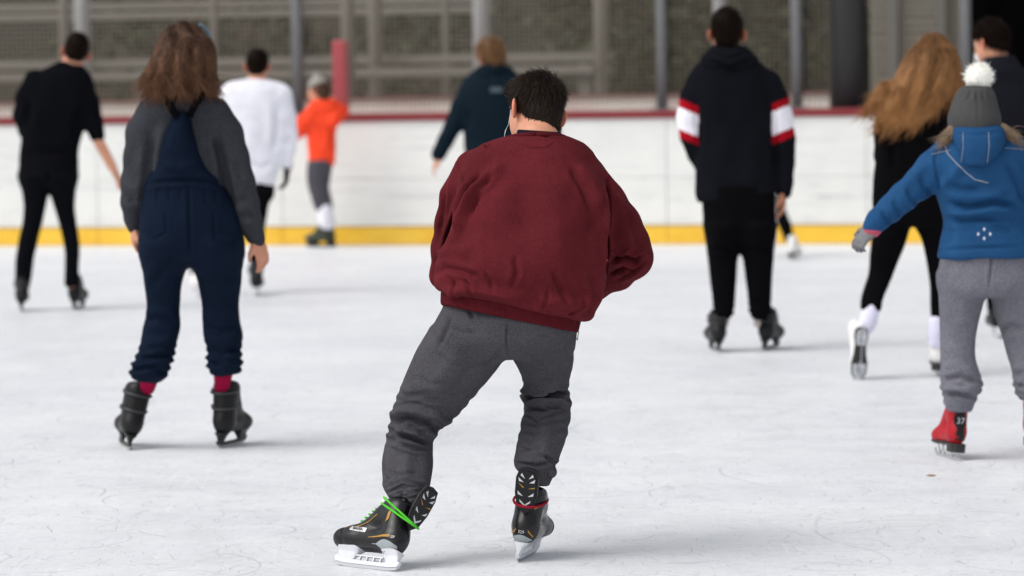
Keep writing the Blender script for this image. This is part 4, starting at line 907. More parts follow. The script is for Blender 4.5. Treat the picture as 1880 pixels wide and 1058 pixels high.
df = [([(268, 338), (300, 333), (345, 331), (385, 333), (412, 341)], 3.5, -.006), ([(268, 346), (345, 340), (412, 349)], 3, .004), ([(347, 340), (348, 400), (349, 470)], 3, -.006), ([(262, 415), (280, 440), (306, 428), (302, 385)], 2.2, -.004), ([(392, 385), (394, 440), (425, 450), (437, 430)], 2.2, -.004), ([(300, 300), (330, 310), (365, 300)], 9, .005), ([(330, 470), (300, 500), (275, 530)], 8, -.006), ([(362, 490), (400, 510), (430, 530)], 8, .006),
      ([(262, 590), (290, 585), (325, 592)], 7, -.009), ([(375, 600), (405, 610), (442, 600)], 7, -.01), ([(375, 575), (410, 580), (440, 570)], 7, .006), ([(378, 640), (410, 650), (445, 640)], 6, -.009), ([(250, 650), (280, 660), (318, 650)], 6, -.01), ([(260, 625), (290, 630), (320, 622)], 7, .006), ([(240, 680), (270, 672), (305, 684)], 5, -.008), ([(382, 668), (415, 664), (445, 670)], 5, -.006), ([(290, 345), (288, 375)], 3, -.003), ([(310, 345), (312, 370)], 3, -.003), ([(330, 345), (330, 365)], 3, -.003), ([(375, 348), (378, 372)], 3, -.003), ([(395, 350), (397, 372)], 3, -.003)]
w1.cloth('dungarees', S, f_navy, df, .006, 9, seed=5, bun=[(w1.p(275, 665)[2], .06, .006, .035), (w1.p(300, 335)[2], .015, .0015, .012)])
# straps over the shoulders, dark collar
B_ = MB()
for q in ((348, 206, 372, 172), (324, 206, 298, 176)):
    B_.tube([tuple(w1.p(q[0], q[1] + 8, -.125)), tuple(w1.p((q[0] + q[2]) / 2, (q[1] + q[3]) / 2, -.13)), tuple(w1.p(q[2], q[3], -.075)), tuple(w1.p(q[2] + (2 if q[2] > 330 else -2), q[3] - 3, .03))], .017, 8)
B_.build('strap', f_blk, w1.root, True)
S = Solid(.007); S.cone(w1.p(333, 168, 0), w1.p(333, 186, -.015), .062, .085, .01); w1.cloth('collar', S, f_blk)
# hair
S = Solid(.007); k = w1.hs
S.ell(w1.hw(0, -.014, .038), np.array([.086, .104, .096]) * k, w1.hR); S.plane(w1.hw(0, .05, 0), w1.hR @ np.array([0, 1.0, -.35]), .02)
S.loft(w1.rows([(70, 296, 384, -.02, .1), (95, 285, 392, -.03, .11), (120, 272, 395, -.04, .115), (145, 266, 392, -.04, .105), (158, 272, 385, -.04, .09), (170, 285, 378, -.04, .07)]), .03, 2.0, .02)
S.plane(w1.hw(0, .075, 0), w1.hR @ np.array([0, 1.0, 0]), .02)
hv = S.mesh(2); hv = (sculpt(hv[0], hv[1], [([(330, 60), (318, 110), (305, 165)], 7, -.012), ([(355, 70), (352, 120), (345, 170)], 7, -.01), ([(300, 90), (288, 130), (280, 160)], 6, -.009), ([(375, 90), (374, 130), (368, 165)], 6, -.009), ([(340, 90), (333, 130), (325, 168)], 6, .007)], .004, 16), hv[1])
def w1flow(P):
    d = np.zeros_like(P); d[:, 2] = -1; dx = P[:, 0] - w1.hc[0] + .015; d[:, 0] = dx * 3.0 * np.clip((w1.hc[2] + .07 - P[:, 2]) * 6, .4, 1.2) + .55 * np.sin(P[:, 2] * 55 + P[:, 0] * 60); return d
st = [strands('h', hv, 4200, w1flow, (.06, .16), .0016, None, None, lift=.06, seg=8, jitter=.12, seed=2, follow=True, free=.3)]
low = lambda V: V[:, 2] < w1.p(330, 125)[2]
st.append(strands('h', hv, 2000, w1flow, (.05, .12), .0013, None, None, lift=.45, seg=5, jitter=.35, mask=low, seed=8))
hair_object('hair', hv, st, M['h_brown'], w1.root, w1.p(330, 60)[2], w1.p(330, 175)[2])
B_ = MB(); m_bead = mat('blue_beads', C(96, 118, 138), .4)
for i in range(6, 13):
    a = i / 13; x = 338 + 46 * math.sin(a * 1.5); y = 37 + 46 * (1 - math.cos(a * 1.5)) * .75
    B_.tube([tuple(w1.p(x, y, .0 - .0)), tuple(w1.p(x + 3, y + 2.5, .01))], .0065, 6)
B_.build('headband', m_bead, w1.root, True)
socks(w1, [(276, 688, 17, .02), (271, 712, 13, .10)], f_mag); socks(w1, [(410, 684, 17, .02), (407, 712, 13, .10)], f_mag)
skate(w1, (236, 827), 14, 13, 0, 'hockey', (0, -.12, 0), mats=blk, h=.006, shaft=.275, bulk=.006); skate(w1, (402, 824), -20, 1, 0, 'hockey', (0, -.12, 0), mats=blk, h=.006, shaft=.275, bulk=.006)

# ---------------- man in black on the left
w2 = Person('man all in black at the left edge, one bare forearm held out', (88, 571), 1.0, .011)
f_blk2 = fabric('black_wool', C(11, 12, 16), heather=.1, grain=200)
w2.fk = 1.6
w2.body(dict(shL=(62, 150, 0), shR=(148, 150, 0), elL=(44, 215, .0), elR=(170, 240, 0), wrL=(60, 245, .22), wrR=(208, 312, 0), hpL=(70, 310, 0), hpR=(112, 310, 0), knL=(58, 420, .03), knR=(124, 420, .03), anL=(42, 525, 0), anR=(133, 525, 0)),
        M['skin'], (139, 97, .02), (122, 128, 0), rot(10, 12, 14), hands=[(w2.p(207, 308, 0), w2.p(172, 243, 0), 1.0, dict(palm=(-1, .3, .2), side=1, curl=.3, reach=1.2, arm_r=.03, h=.008))])
w2.short_hair(M['h_black'], 900, length=(.015, .03), cut=(-.03, .6), top=1.08)
S = Solid(.01); S.loft(w2.rows([(112, 108, 140, 0, .06), (124, 85, 155), (136, 68, 164), (155, 55, 168), (185, 48, 166), (220, 44, 158), (255, 42, 146), (285, 39, 140), (305, 38, 141)], .55), .02, 2.3, .02)
S.chain(w2.chain([(66, 150, 20), (50, 180, 19), (42, 212, 16), (52, 240, 15, .1), (70, 255, 13, .22)]), .02); S.chain(w2.chain([(148, 152, 21), (162, 190, 18), (170, 225, 15), (178, 250, 12)]), .02)
w2.cloth('jumper', S, f_blk2, [([(150, 190), (140, 230), (138, 260)], 6, -.012), ([(55, 190), (52, 230)], 6, -.012), ([(60, 270), (90, 282), (130, 275)], 6, -.006)], .006, 9)
S = Solid(.01); S.loft(w2.rows([(285, 40, 140), (305, 38, 141), (325, 38, 140), (340, 44, 136)], .65), .02, 2.2, .02)
leg(S, w2, [(320, 39, 90), (345, 43, 86), (380, 48, 80), (410, 45, 73), (440, 38, 66), (470, 33, 60), (500, 31, 56), (528, 31, 53)]); leg(S, w2, [(320, 88, 139), (345, 93, 137), (380, 103, 135), (410, 110, 138), (440, 117, 143), (470, 121, 144), (500, 122, 142), (528, 121, 143)])
w2.cloth('trousers', S, f_blk2, [([(90, 315), (90, 335)], 3, -.01)], .005, 10)
skate(w2, (38, 573), 5, 4, 0, 'hockey', (0, -.12, 0), mats=blk, h=.008); skate(w2, (136, 570), -9, -4, 0, 'hockey', (0, -.12, 0), mats=blk, h=.008)

# ---------------- person in white sweatshirt
w3 = Person('person in a loose white sweatshirt and black trousers, partly behind the woman in dungarees', (415, 540), .97, .011)
f_wht = fabric('white_cotton', C(232, 232, 240), heather=.03, grain=200, spec=.2)
w3.fk = 1.6
w3.grow = 0
w3.body(dict(shL=(432, 172, 0), shR=(512, 175, 0), elL=(418, 240, 0), elR=(530, 245, 0), wrL=(425, 300, .1), wrR=(527, 310, .02), hpL=(455, 335, 0), hpR=(484, 335, 0), knL=(412, 430, 0), knR=(474, 430, .03), anL=(370, 520, 0), anR=(470, 515, 0)),
        M['skin'], (473, 122, .03), (473, 150, 0), rot(-6, 6, 2))
w3.short_hair(M['h_black'], 700, cut=(-.02, .7))
S = Solid(.01); S.loft(w3.rows([(143, 450, 498, 0, .07), (152, 430, 515), (165, 418, 524), (190, 414, 528), (230, 416, 530), (270, 424, 528), (305, 430, 518), (328, 434, 510), (342, 440, 506)], .6), .02, 2.3, .02)
S.chain(w3.chain([(430, 175, 24), (416, 215, 21), (418, 250, 19), (425, 295, 14, .1)]), .02); S.chain(w3.chain([(512, 178, 24), (524, 215, 21), (530, 248, 17), (530, 275, 12), (528, 305, 8)]), .02)
w3.cloth('sweatshirt', S, f_wht, [([(508, 200), (508, 240), (504, 280)], 6, -.015), ([(450, 300), (480, 310), (500, 300)], 6, -.008), ([(515, 262), (530, 256), (540, 260)], 5, -.01)], .01, 9)
S = Solid(.01); S.loft(w3.rows([(325, 442, 504), (345, 442, 503), (365, 445, 500)], .65), .02, 2.2, .02)
leg(S, w3, [(350, 462, 501), (380, 464, 492), (420, 462, 486), (460, 460, 484), (500, 459, 482), (522, 460, 480)]); leg(S, w3, [(350, 438, 480), (380, 425, 464), (420, 402, 432), (460, 386, 412), (500, 368, 390), (520, 362, 382)])
w3.cloth('trousers', S, f_blk, [], .004, 10)
S = hand_solid(w3.p(528, 308, .02), w3.p(530, 270, 0), 1.15, (-1, .2, 0), .008, 1, .5); w3.cloth('glove', S, f_blk)
wsk = dict(boot=M['white_leather'], holder=M['blackplastic'], sole=M['dark_sole'])
skate(w3, (470, 545), 0, 0, 0, 'hockey', (0, -.12, 0), mats=dict(boot=M['black'], holder=M['white_plastic']), h=.008); skate(w3, (364, 545), 10, 2, 0, 'hockey', (0, -.12, 0), mats=dict(boot=M['white_leather'], holder=M['white_plastic']), h=.008)

# ---------------- child in orange
w4 = Person('child in a bright orange coat and grey leggings turned left, standing at the boards', (592, 456), .86, .011)
f_or = fabric('orange_shell', C(240, 74, 44), heather=.05, rough=.6); f_gl = fabric('grey_leggings', C(76, 74, 80))
f_pk = fabric('pink_lining', C(246, 176, 168), heather=.05)
w4.body(dict(shL=(580, 200, -.02), shR=(608, 198, .04), elL=(562, 225, -.03), elR=(626, 205, .04), wrL=(545, 247, -.02), wrR=(606, 222, -.1), hpL=(582, 305, 0), hpR=(598, 305, 0), knL=(588, 350, -.03), knR=(584, 350, .06), anL=(598, 402, 0), anR=(604, 402, .05)),
        M['skin'], (583, 168, .0), (592, 190, 0), rot(62, 10, 4))
S = Solid(.01); S.ell(w4.hw(0, -.03, .02), np.array([.09, .105, .1]) * w4.hs, w4.hR); S.ell(w4.hw(0, -.08, -.06), np.array([.07, .05, .09]) * w4.hs, w4.hR, .03); S.plane(w4.hw(0, .045, 0), w4.hR @ np.array([0, 1.0, -.3]), .02)
hv = S.mesh(2); hair_object('hair', hv, [], M['h_brown'], w4.root)
S = Solid(.01); S.ell(w4.hw(0, -.01, .07), np.array([.092, .108, .075]) * w4.hs, w4.hR); S.ell(w4.hw(0, -.01, .16), np.array([.04, .04, .035]) * w4.hs, w4.hR, .01); S.plane(w4.hw(0, 0, .045), w4.hR @ np.array([0, -.25, -1.0]), .006)
w4.cloth('beanie', S, fabric('pale_grey_knit', C(150, 146, 140)))
S = Solid(.009); S.loft(w4.rows([(182, 580, 612, 0, .08), (195, 572, 620), (215, 566, 618), (245, 567, 613), (275, 568, 612), (298, 569, 610), (304, 570, 608)], .8), .02, 2.2, .015)
S.chain(w4.chain([(582, 204, 17, -.02), (562, 226, 14, -.03), (546, 246, 9, -.02)]), .015); S.chain(w4.chain([(606, 200, 16, .03), (624, 206, 13, .02), (612, 222, 10, -.09)]), .015)
w4.cloth('coat', S, f_or, [([(580, 225), (590, 245), (588, 270)], 5, -.01)], .008, 10)
S = Solid(.009); S.ell(w4.p(600, 186, .02), [.09, .075, .055], None); w4.cloth('hood', S, f_pk)
S = Solid(.009); leg(S, w4, [(295, 571, 606), (320, 568, 603), (345, 570, 600), (370, 578, 602), (388, 584, 604)], .8); leg(S, w4, [(295, 573, 604, .05), (320, 570, 600, .07), (345, 572, 600, .08), (370, 582, 606, .07), (388, 588, 608, .06)], .8); w4.cloth('leggings', S, f_gl, [], .004, 12)
socks(w4, [(595, 382, 10), (598, 410, 9)], f_wht); socks(w4, [(600, 384, 9, .06), (604, 410, 9, .06)], f_wht)
gsk = dict(boot=mat('dark_green_leather', C(44, 52, 34), .5), holder=M['blackplastic']); skate(w4, (612, 454), 62, 0, 0, 'hockey', (0, -.10, 0), mats=gsk, h=.008, s=.92); skate(w4, (606, 455), 70, 0, 0, 'hockey', (0, -.1, 0), mats=gsk, h=.008, s=.92)

# ---------------- person in dark teal jacket behind the front skater
w5 = Person('person in a dark teal hooded jacket with short blonde-brown hair, directly behind the front skater', (905, 514), 1.0, .011)
f_teal = fabric('dark_teal_shell', C(15, 28, 37), heather=.08, rough=.7)
w5.fk = 1.6
w5.body(dict(shL=(868, 165, 0), shR=(942, 165, 0), elL=(836, 220, 0), elR=(985, 205, .05), wrL=(804, 290, 0), wrR=(1020, 238, .1), hpL=(885, 320, 0), hpR=(925, 320, 0), knL=(885, 410, 0), knR=(925, 410, 0), anL=(880, 490, 0), anR=(932, 490, 0)),
        M['skin'], (898, 101, .02), (905, 138, 0), rot(28, 8, -4), hands=[(w5.p(805, 288, 0), w5.p(833, 228, 0), .95, dict(palm=(1, .2, 0), curl=.35, h=.008)), (w5.p(1018, 238, .1), w5.p(990, 208, .05), .95, dict(palm=(-1, .3, 0), side=-1, h=.008))])
S = Solid(.009); S.ell(w5.hw(0, -.02, .03), np.array([.095, .11, .1]) * w5.hs, w5.hR); S.ell(w5.hw(.01, -.07, -.03), np.array([.08, .06, .07]) * w5.hs, w5.hR, .03); S.plane(w5.hw(0, .06, 0), w5.hR @ np.array([0, 1.0, -.5]), .02)
hv = S.mesh(2); fl = lambda P: np.stack([.3 * np.sin(P[:, 2] * 40), 0 * P[:, 0], -np.ones(len(P))], 1)
hair_object('hair', hv, [strands('h', hv, 900, fl, (.04, .09), .002, None, None, lift=.15, seg=4)], M['h_light'], w5.root)
S = Solid(.01); S.loft(w5.rows([(130, 870, 940, 0, .09), (145, 858, 952), (165, 850, 958), (200, 850, 960), (250, 855, 958), (300, 858, 956), (350, 856, 958)], .58), .02, 2.3, .02)
S.chain(w5.chain([(866, 165, 19), (848, 195, 16), (834, 228, 14), (818, 258, 12), (805, 284, 10)]), .02); S.chain(w5.chain([(945, 165, 19), (965, 185, 16), (988, 206, 13, .05), (1015, 234, 11, .1)]), .02)
w5.cloth('jacket', S, f_teal, [([(862, 200), (860, 240)], 5, -.012), ([(880, 290), (920, 285)], 6, -.006)], .008, 9)
S = Solid(.009); S.ell(w5.p(908, 134, -.03), [.155, .1, .075], None); w5.cloth('hood', S, f_teal, [([(880, 125), (910, 140), (940, 128)], 5, -.015)], .006, 10)
tag(mesh_obj('badge', [w5.p(900, 160, -.150), w5.p(922, 160, -.150), w5.p(922, 170, -.150), w5.p(900, 170, -.150), w5.p(900, 160, -.135), w5.p(922, 160, -.135), w5.p(922, 170, -.135), w5.p(900, 170, -.135)], [(0, 1, 2, 3), (7, 6, 5, 4), (0, 4, 5, 1), (1, 5, 6, 2), (2, 6, 7, 3), (3, 7, 4, 0)], mat('reflective', C(66, 80, 88), .4), w5.root))
S = Solid(.01); leg(S, w5, [(330, 858, 908), (400, 866, 902), (490, 866, 894)]); leg(S, w5, [(330, 905, 956), (400, 910, 945), (490, 918, 946)]); w5.cloth('trousers', S, f_blk, [], .004, 10)
skate(w5, (880, 514), 5, 0, 0, 'hockey', (0, -.12, 0), mats=blk, h=.01); skate(w5, (932, 514), -5, 0, 0, 'hockey', (0, -.12, 0), mats=blk, h=.01)

# ---------------- man with striped sleeves
w6 = Person('tall man in a black hooded top with red and white striped sleeves', (1368, 646), 1.05, .0085)
f_bl3 = fabric('near_black_fleece', C(17, 18, 23), heather=.12, grain=240)
w6.fk = 1.6
w6.body(dict(shL=(1285, 150, 0), shR=(1408, 152, 0), elL=(1268, 245, 0), elR=(1438, 260, 0), wrL=(1290, 320, .15), wrR=(1440, 350, 0), hpL=(1325, 365, 0), hpR=(1385, 365, 0), knL=(1328, 470, .03), knR=(1392, 470, .03), anL=(1328, 585, .08), anR=(1396, 585, .08)),
        M['skin_b'], (1334, 62, .02), (1338, 108, 0), rot(3, 6, 1), hands=[(w6.p(1439, 352, 0), w6.p(1440, 300, 0), 1.05, dict(palm=(-1, .2, 0), side=-1, curl=.5))])
w6.short_hair(M['h_black'], 1500, cut=(-.04, .45), length=(.015, .035), top=1.1)
S = Solid(.008); S.loft(w6.rows([(100, 1300, 1376, 0, .09), (118, 1280, 1398), (135, 1268, 1412), (160, 1262, 1420), (190, 1268, 1420), (230, 1276, 1422), (280, 1279, 1424), (330, 1280, 1426), (355, 1280, 1427), (372, 1284, 1424)], .5), .015, 2.4, .015); w6.keep_above(S, (1278, 374), (1428, 353), .008)
AL = [(1286, 152, 24), (1272, 180, 22), (1264, 215, 19), (1268, 250, 17), (1278, 285, 14, .06), (1295, 320, 12, .15)]; AR = [(1408, 154, 25), (1424, 185, 22), (1434, 215, 19), (1439, 255, 17), (1441, 300, 15), (1441, 335, 13), (1440, 352, 11)]
S.chain(w6.chain(AL), .012); S.chain(w6.chain(AR), .012)
V, Fc = S.mesh(2); V = sculpt(V, Fc, [([(1280, 195), (1284, 240), (1282, 290)], 5, -.014), ([(1419, 195), (1422, 250), (1425, 310)], 5, -.014), ([(1300, 200), (1330, 260), (1320, 320)], 14, .005), ([(1400, 220), (1380, 280), (1390, 330)], 14, .005), ([(1290, 340), (1350, 350), (1420, 335)], 8, -.004)], .005, 8, 3)
m_red = fabric('red_rib', C(150, 14, 28)); m_wst = fabric('white_rib', C(236, 234, 242), heather=.03)
hoodtop = mesh_obj('hooded_top', V, Fc, [f_bl3, m_red, m_wst], w6.root, True)
P2 = project(V); cx = P2[Fc].mean(1)
def band(cx, AX, slope, lo):
    dl = seg_dist(cx, [(a[0], a[1]) for a in AX])[0]; ins = dl < 26
    yy = cx[:, 1] + slope * (cx[:, 0] - AX[2][0]); i = np.zeros(len(cx), int)
    for y0, y1, mi in lo: i[(yy >= y0) & (yy < y1)] = mi
    return ins, i
mi = np.zeros(len(Fc), int)
inL, iL = band(cx, AL, -.42, [(188, 204, 1), (204, 244, 2), (244, 260, 1)]); inR, iR = band(cx, AR, .42, [(184, 199, 1), (199, 243, 2), (243, 260, 1)])
mi = np.where(inL & (cx[:, 0] < 1282), iL, mi); mi = np.where(inR & (cx[:, 0] > 1417), iR, mi)
hoodtop.data.polygons.foreach_set('material_index', mi.astype(np.int32))
S = Solid(.008); S.ell(w6.p(1339, 112, -.02), [.158, .12, .068], None, .02); S.ell(w6.p(1338, 96, 0), [.115, .105, .05], None, .03); w6.cloth('hood', S, f_bl3, [([(1296, 108), (1338, 128), (1384, 106)], 6, -.014), ([(1302, 96), (1338, 108), (1376, 95)], 4, -.01)], .006, 10)
f_tr = fabric('black_track', C(8, 8, 10), heather=.08)
S = Solid(.008); S.loft(w6.rows([(340, 1290, 1420), (380, 1291, 1421), (415, 1295, 1420), (440, 1305, 1410)], .6), .02, 2.2, .02)
leg(S, w6, [(410, 1296, 1358), (440, 1299, 1357), (480, 1303, 1351), (520, 1307, 1350), (550, 1310, 1348), (575, 1312, 1345), (588, 1316, 1340)]); leg(S, w6, [(410, 1358, 1421), (440, 1360, 1421), (480, 1367, 1418), (520, 1372, 1415), (550, 1375, 1413), (575, 1378, 1412), (588, 1384, 1408)])
w6.cloth('tracksuit_trousers', S, f_tr, [([(1304, 460), (1325, 455), (1350, 462)], 5, -.008), ([(1368, 462), (1395, 456), (1418, 462)], 5, -.008), ([(1378, 560), (1400, 552)], 5, -.006)], .005, 10, bun=[(w6.p(1360, 570)[2], .05, .004, .035)])
B_ = MB(); B_.tube([tuple(w6.p(x, y, .0)) for x, y in ((1419, 362), (1420, 385), (1420, 410), (1418.5, 440), (1415, 465))], .022, 8); B_.build('side_stripe', m_wst, w6.root, True)
for q in ((1333, 583), (1392, 583)): socks(w6, [(q[0], q[1] - 4, 5, .0), (q[0] - 2, q[1] + 12, 5, .01)], M['beige_sock'])
skate(w6, (1320, 648), 8, 4, 0, 'hockey', (0, -.12, 0), mats=blk, h=.007); skate(w6, (1402, 645), -22, 0, 0, 'hockey', (0, -.12, 0), mats=blk, h=.007)

# ---------------- skater hidden behind him
w7 = Person('skater in black mostly hidden behind the man with striped sleeves, one white skate showing', (1405, 474), .9, .012)
w7.body(dict(shL=(1330, 215, 0), shR=(1395, 215, 0), elL=(1325, 270, .1), elR=(1398, 270, .1), wrL=(1345, 290, .2), wrR=(1380, 290, .2), hpL=(1350, 325, 0), hpR=(1385, 325, 0), knL=(1348, 395, 0), knR=(1425, 385, 0), anL=(1355, 455, 0), anR=(1451, 445, 0)), M['skin'], (1362, 178, 0), (1362, 202, 0), rot())
w7.short_hair(M['h_dark'], 200)
S = Solid(.012); S.loft(w7.rows([(204, 1345, 1380), (215, 1325, 1400), (260, 1325, 1400), (320, 1330, 1400)], .6), .02); S.chain(w7.chain([(1330, 222, 15), (1322, 270, 12), (1345, 288, 10, .2)]), .02); S.chain(w7.chain([(1396, 222, 15), (1400, 270, 12), (1380, 288, 10, .2)]), .02); w7.cloth('jumper', S, f_blk)
S = Solid(.01); S.loft(w7.rows([(300, 1330, 1402), (330, 1332, 1402), (345, 1340, 1398)], .65), .02); S.chain(w7.chain([(1350, 330, 17), (1350, 395, 12), (1356, 448, 8)]), .02); S.chain(w7.chain([(1386, 330, 17), (1426, 380, 11), (1442, 415, 8), (1448, 436, 7)]), .02); w7.cloth('leggings', S, f_blk)
skate(w7, (1452, 478), -24, 0, 0, 'figure', (0, -.10, 0), mats=wsk, h=.009, s=.82); skate(w7, (1356, 470), 0, 0, 0, 'figure', (0, -.10, 0), mats=wsk, h=.009, s=.82)

# ---------------- blonde woman in black
w8 = Person('woman in black with long strawberry blonde hair and white figure skates, one foot lifted behind', (1716, 693), 1.0, .0085)
w8.fk = 1.6
w8.body(dict(shL=(1642, 190, 0), shR=(1745, 180, 0), elL=(1622, 280, .06), elR=(1750, 270, .08), wrL=(1640, 330, .2), wrR=(1730, 320, .25), hpL=(1645, 375, 0), hpR=(1705, 375, 0), knL=(1615, 480, .06), knR=(1717, 480, .0), anL=(1598, 575, -.05), anR=(1718, 605, 0)),
        M['skin'], (1712, 112, .05), (1708, 158, .02), rot(-8, 18, 8), slim=.68)
S = Solid(.008); S.loft(w8.rows([(150, 1680, 1735, 0, .07), (165, 1655, 1750), (180, 1640, 1760), (210, 1626, 1762), (250, 1617, 1758), (300, 1611, 1748), (340, 1607, 1742), (370, 1606, 1736), (385, 1608, 1732)], .55), .02, 2.3, .015)
S.chain(w8.chain([(1648, 190, 26), (1630, 240, 22), (1626, 285, 18, .06), (1645, 330, 14, .2)]), .02); S.chain(w8.chain([(1742, 185, 26), (1752, 235, 22), (1750, 275, 18, .08), (1728, 320, 14, .25)]), .02)
w8.cloth('sweatshirt', S, f_tr, [([(1625, 350), (1670, 362), (1720, 350)], 8, -.008), ([(1640, 260), (1640, 310)], 7, -.01)], .006, 9)
S = Solid(.008); S.loft(w8.rows([(360, 1607, 1732), (390, 1605, 1731), (415, 1610, 1728)], .6), .02, 2.2, .02)
S.loft(w8.rows([(380, 1605, 1672), (410, 1603, 1670), (440, 1602, 1662), (470, 1599, 1650, .02), (500, 1596, 1638, .03), (530, 1587, 1628, .0), (555, 1582, 1619, -.04), (572, 1583, 1616, -.05)], .8), .02); S.loft(w8.rows([(380, 1672, 1732), (410, 1680, 1731), (440, 1694, 1729), (480, 1703, 1730), (520, 1708, 1731), (560, 1709, 1730), (595, 1709, 1728)], .85), .02)
w8.cloth('leggings', S, f_tr, [], .004, 10)
f_sock = fabric('lilac_white_sock', C(222, 220, 240), heather=.03)
socks(w8, [(1599, 566, 15, -.05), (1594, 590, 14, -.06), (1590, 600, 14, -.06)], f_sock); socks(w8, [(1718, 590, 12), (1718, 626, 12)], f_sock)
skate(w8, (1579, 697), 8, 6, 74, 'figure', (0, .13, 0), mats=wsk, h=.007, air=-.12, shaft=.25); skate(w8, (1722, 693), -6, 0, 0, 'figure', (0, -.11, 0), mats=wsk, h=.007)
S = Solid(.008); k = w8.hs
S.ell(w8.hw(0, -.014, .036), np.array([.085, .103, .094]) * k, w8.hR); S.plane(w8.hw(0, .05, 0), w8.hR @ np.array([0, 1.0, -.35]), .02)
S.loft(w8.rows([(85, 1676, 1748, -.02, .1), (110, 1660, 1758, -.04, .11), (140, 1647, 1762, -.07, .1), (170, 1628, 1750, -.09, .085), (195, 1616, 1726, -.1, .07), (215, 1612, 1702, -.11, .05), (232, 1622, 1688, -.11, .03)]), .03, 2.0, .015)
S.chain(w8.chain([(1745, 120, 14, -.05), (1757, 160, 10, -.08), (1755, 190, 5, -.09)]), .02); S.chain(w8.chain([(1625, 165, 14, -.08), (1604, 190, 7, -.1), (1597, 200, 3, -.1)]), .02); S.plane(w8.hw(0, .07, 0), w8.hR @ np.array([0, 1.0, 0]), .02)
hv = S.mesh(2); hv = (sculpt(hv[0], hv[1], [([(1705, 80), (1680, 140), (1650, 215)], 8, -.014), ([(1725, 90), (1715, 150), (1690, 215)], 7, -.012), ([(1690, 90), (1655, 150), (1625, 200)], 7, -.011), ([(1712, 85), (1697, 150), (1672, 220)], 7, .01)], .004, 14), hv[1])
tip = w8.p(1650, 250, -.11)
def w8flow(P):
    d = np.zeros_like(P); d[:, 2] = -1; d[:, 0] = -.42 * np.clip((w8.hc[2] - P[:, 2]) * 8 + .6, 0, 1) + (P[:, 0] - w8.hc[0]) * 1.5 + .16 * np.sin(P[:, 2] * 34 + P[:, 0] * 40); return d
st = [strands('h', hv, 4200, w8flow, (.1, .26), .0018, None, None, lift=.04, seg=8, jitter=.08, seed=2, follow=True, free=.35)]
st.append(strands('h', hv, 900, w8flow, (.06, .14), .0013, None, None, lift=.25, seg=5, jitter=.25, mask=lambda V: V[:, 2] < w8.p(1700, 150)[2], seed=8))
hair_object('hair', hv, st, M['h_blond'], w8.root, w8.p(1700, 70)[2], w8.p(1700, 235)[2])

# ---------------- man in dark jacket top right
w9 = Person('man in a dark grey jacket behind the girl with the bobble hat', (1862, 620), 1.02, .01)
f_dg = fabric('dark_grey_softshell', C(24, 24, 31), heather=.1, rough=.7)
w9.body(dict(shL=(1785, 160, 0), shR=(1895, 160, 0), elL=(1765, 245, .03), elR=(1912, 245, .03), wrL=(1775, 320, .12), wrR=(1905, 320, .12), hpL=(1812, 350, 0), hpR=(1872, 350, 0), knL=(1822, 470, .03), knR=(1885, 470, .03), anL=(1830, 575, 0), anR=(1895, 575, 0)), M['skin'], (1820, 80, .03), (1834, 118, 0), rot(38, 14, 2), headh=.006)
w9.short_hair(M['h_black'], 1800, cut=(.0, .75), length=(.02, .045), top=1.1, lift=.35)
S = Solid(.009); S.loft(w9.rows([(103, 1808, 1860, 0, .09), (118, 1802, 1866, 0, .1), (132, 1790, 1880, 0, .11), (150, 1775, 1900), (180, 1768, 1908), (230, 1775, 1905), (300, 1782, 1900), (370, 1785, 1898)], .5), .02, 2.3, .012)
S.chain(w9.chain([(1790, 160, 24), (1772, 205, 20), (1766, 245, 18, .03), (1776, 315, 13, .12)]), .02); S.chain(w9.chain([(1890, 160, 24), (1906, 205, 20), (1912, 245, 18, .03), (1905, 315, 13, .12)]), .02)
w9.cloth('jacket', S, f_dg, [([(1790, 200), (1788, 250)], 6, -.012)], .006, 8)
S = Solid(.009); S.loft(w9.rows([(350, 1786, 1898), (375, 1788, 1896), (395, 1795, 1890)], .6), .02); leg(S, w9, [(375, 1790, 1842), (440, 1798, 1846), (500, 1808, 1846), (560, 1814, 1844), (585, 1817, 1842)]); leg(S, w9, [(375, 1842, 1896), (440, 1858, 1902), (500, 1868, 1906), (560, 1878, 1910), (585, 1882, 1908)])
w9.cloth('trousers', S, f_tr, [], .005, 10)
S = Solid(.006); S.ell(w9.hw(0, .075, -.055), np.array([.052, .045, .05]) * w9.hs, w9.hR); w9.cloth('face_mask', S, M['white_leather']); 
skate(w9, (1833, 622), 0, 0, 0, 'hockey', (0, -.12, 0), mats=dict(boot=M['black'], holder=M['white_plastic']), h=.009); skate(w9, (1893, 620), 0, 0, 0, 'hockey', (0, -.12, 0), mats=dict(boot=M['black'], holder=M['white_plastic']), h=.009)

# ---------------- girl with the bobble hat
g1 = Person('girl in blue hooded jacket, grey bobble hat and red skates, arms out', (1800, 846), .84, .0075)
f_blue = fabric('blue_softshell', C(33, 72, 112), heather=.08, grain=300, rough=.7); f_gp = fabric('pale_grey_sweat', C(104, 104, 112), heather=.25, grain=300)
f_hat = fabric('grey_jersey_hat', C(72, 72, 72), heather=.12, grain=400); f_glv = fabric('grey_glove_knit', C(112, 112, 114), heather=.2); f_pk2 = fabric('pink_knit', C(176, 84, 98))
g1.body(dict(shL=(1740, 280, 0), shR=(1862, 280, 0), elL=(1665, 360, -.02), elR=(1925, 345, 0), wrL=(1600, 422, -.05), wrR=(1985, 400, 0), hpL=(1775, 460, 0), hpR=(1862, 460, 0), knL=(1765, 605, .04), knR=(1878, 600, .04), anL=(1762, 745, 0), anR=(1890, 730, .04)), M['skin'], (1789, 212, .02), (1793, 260, 0), rot(2, 4, 0))
S = Solid(.006); k = g1.hs
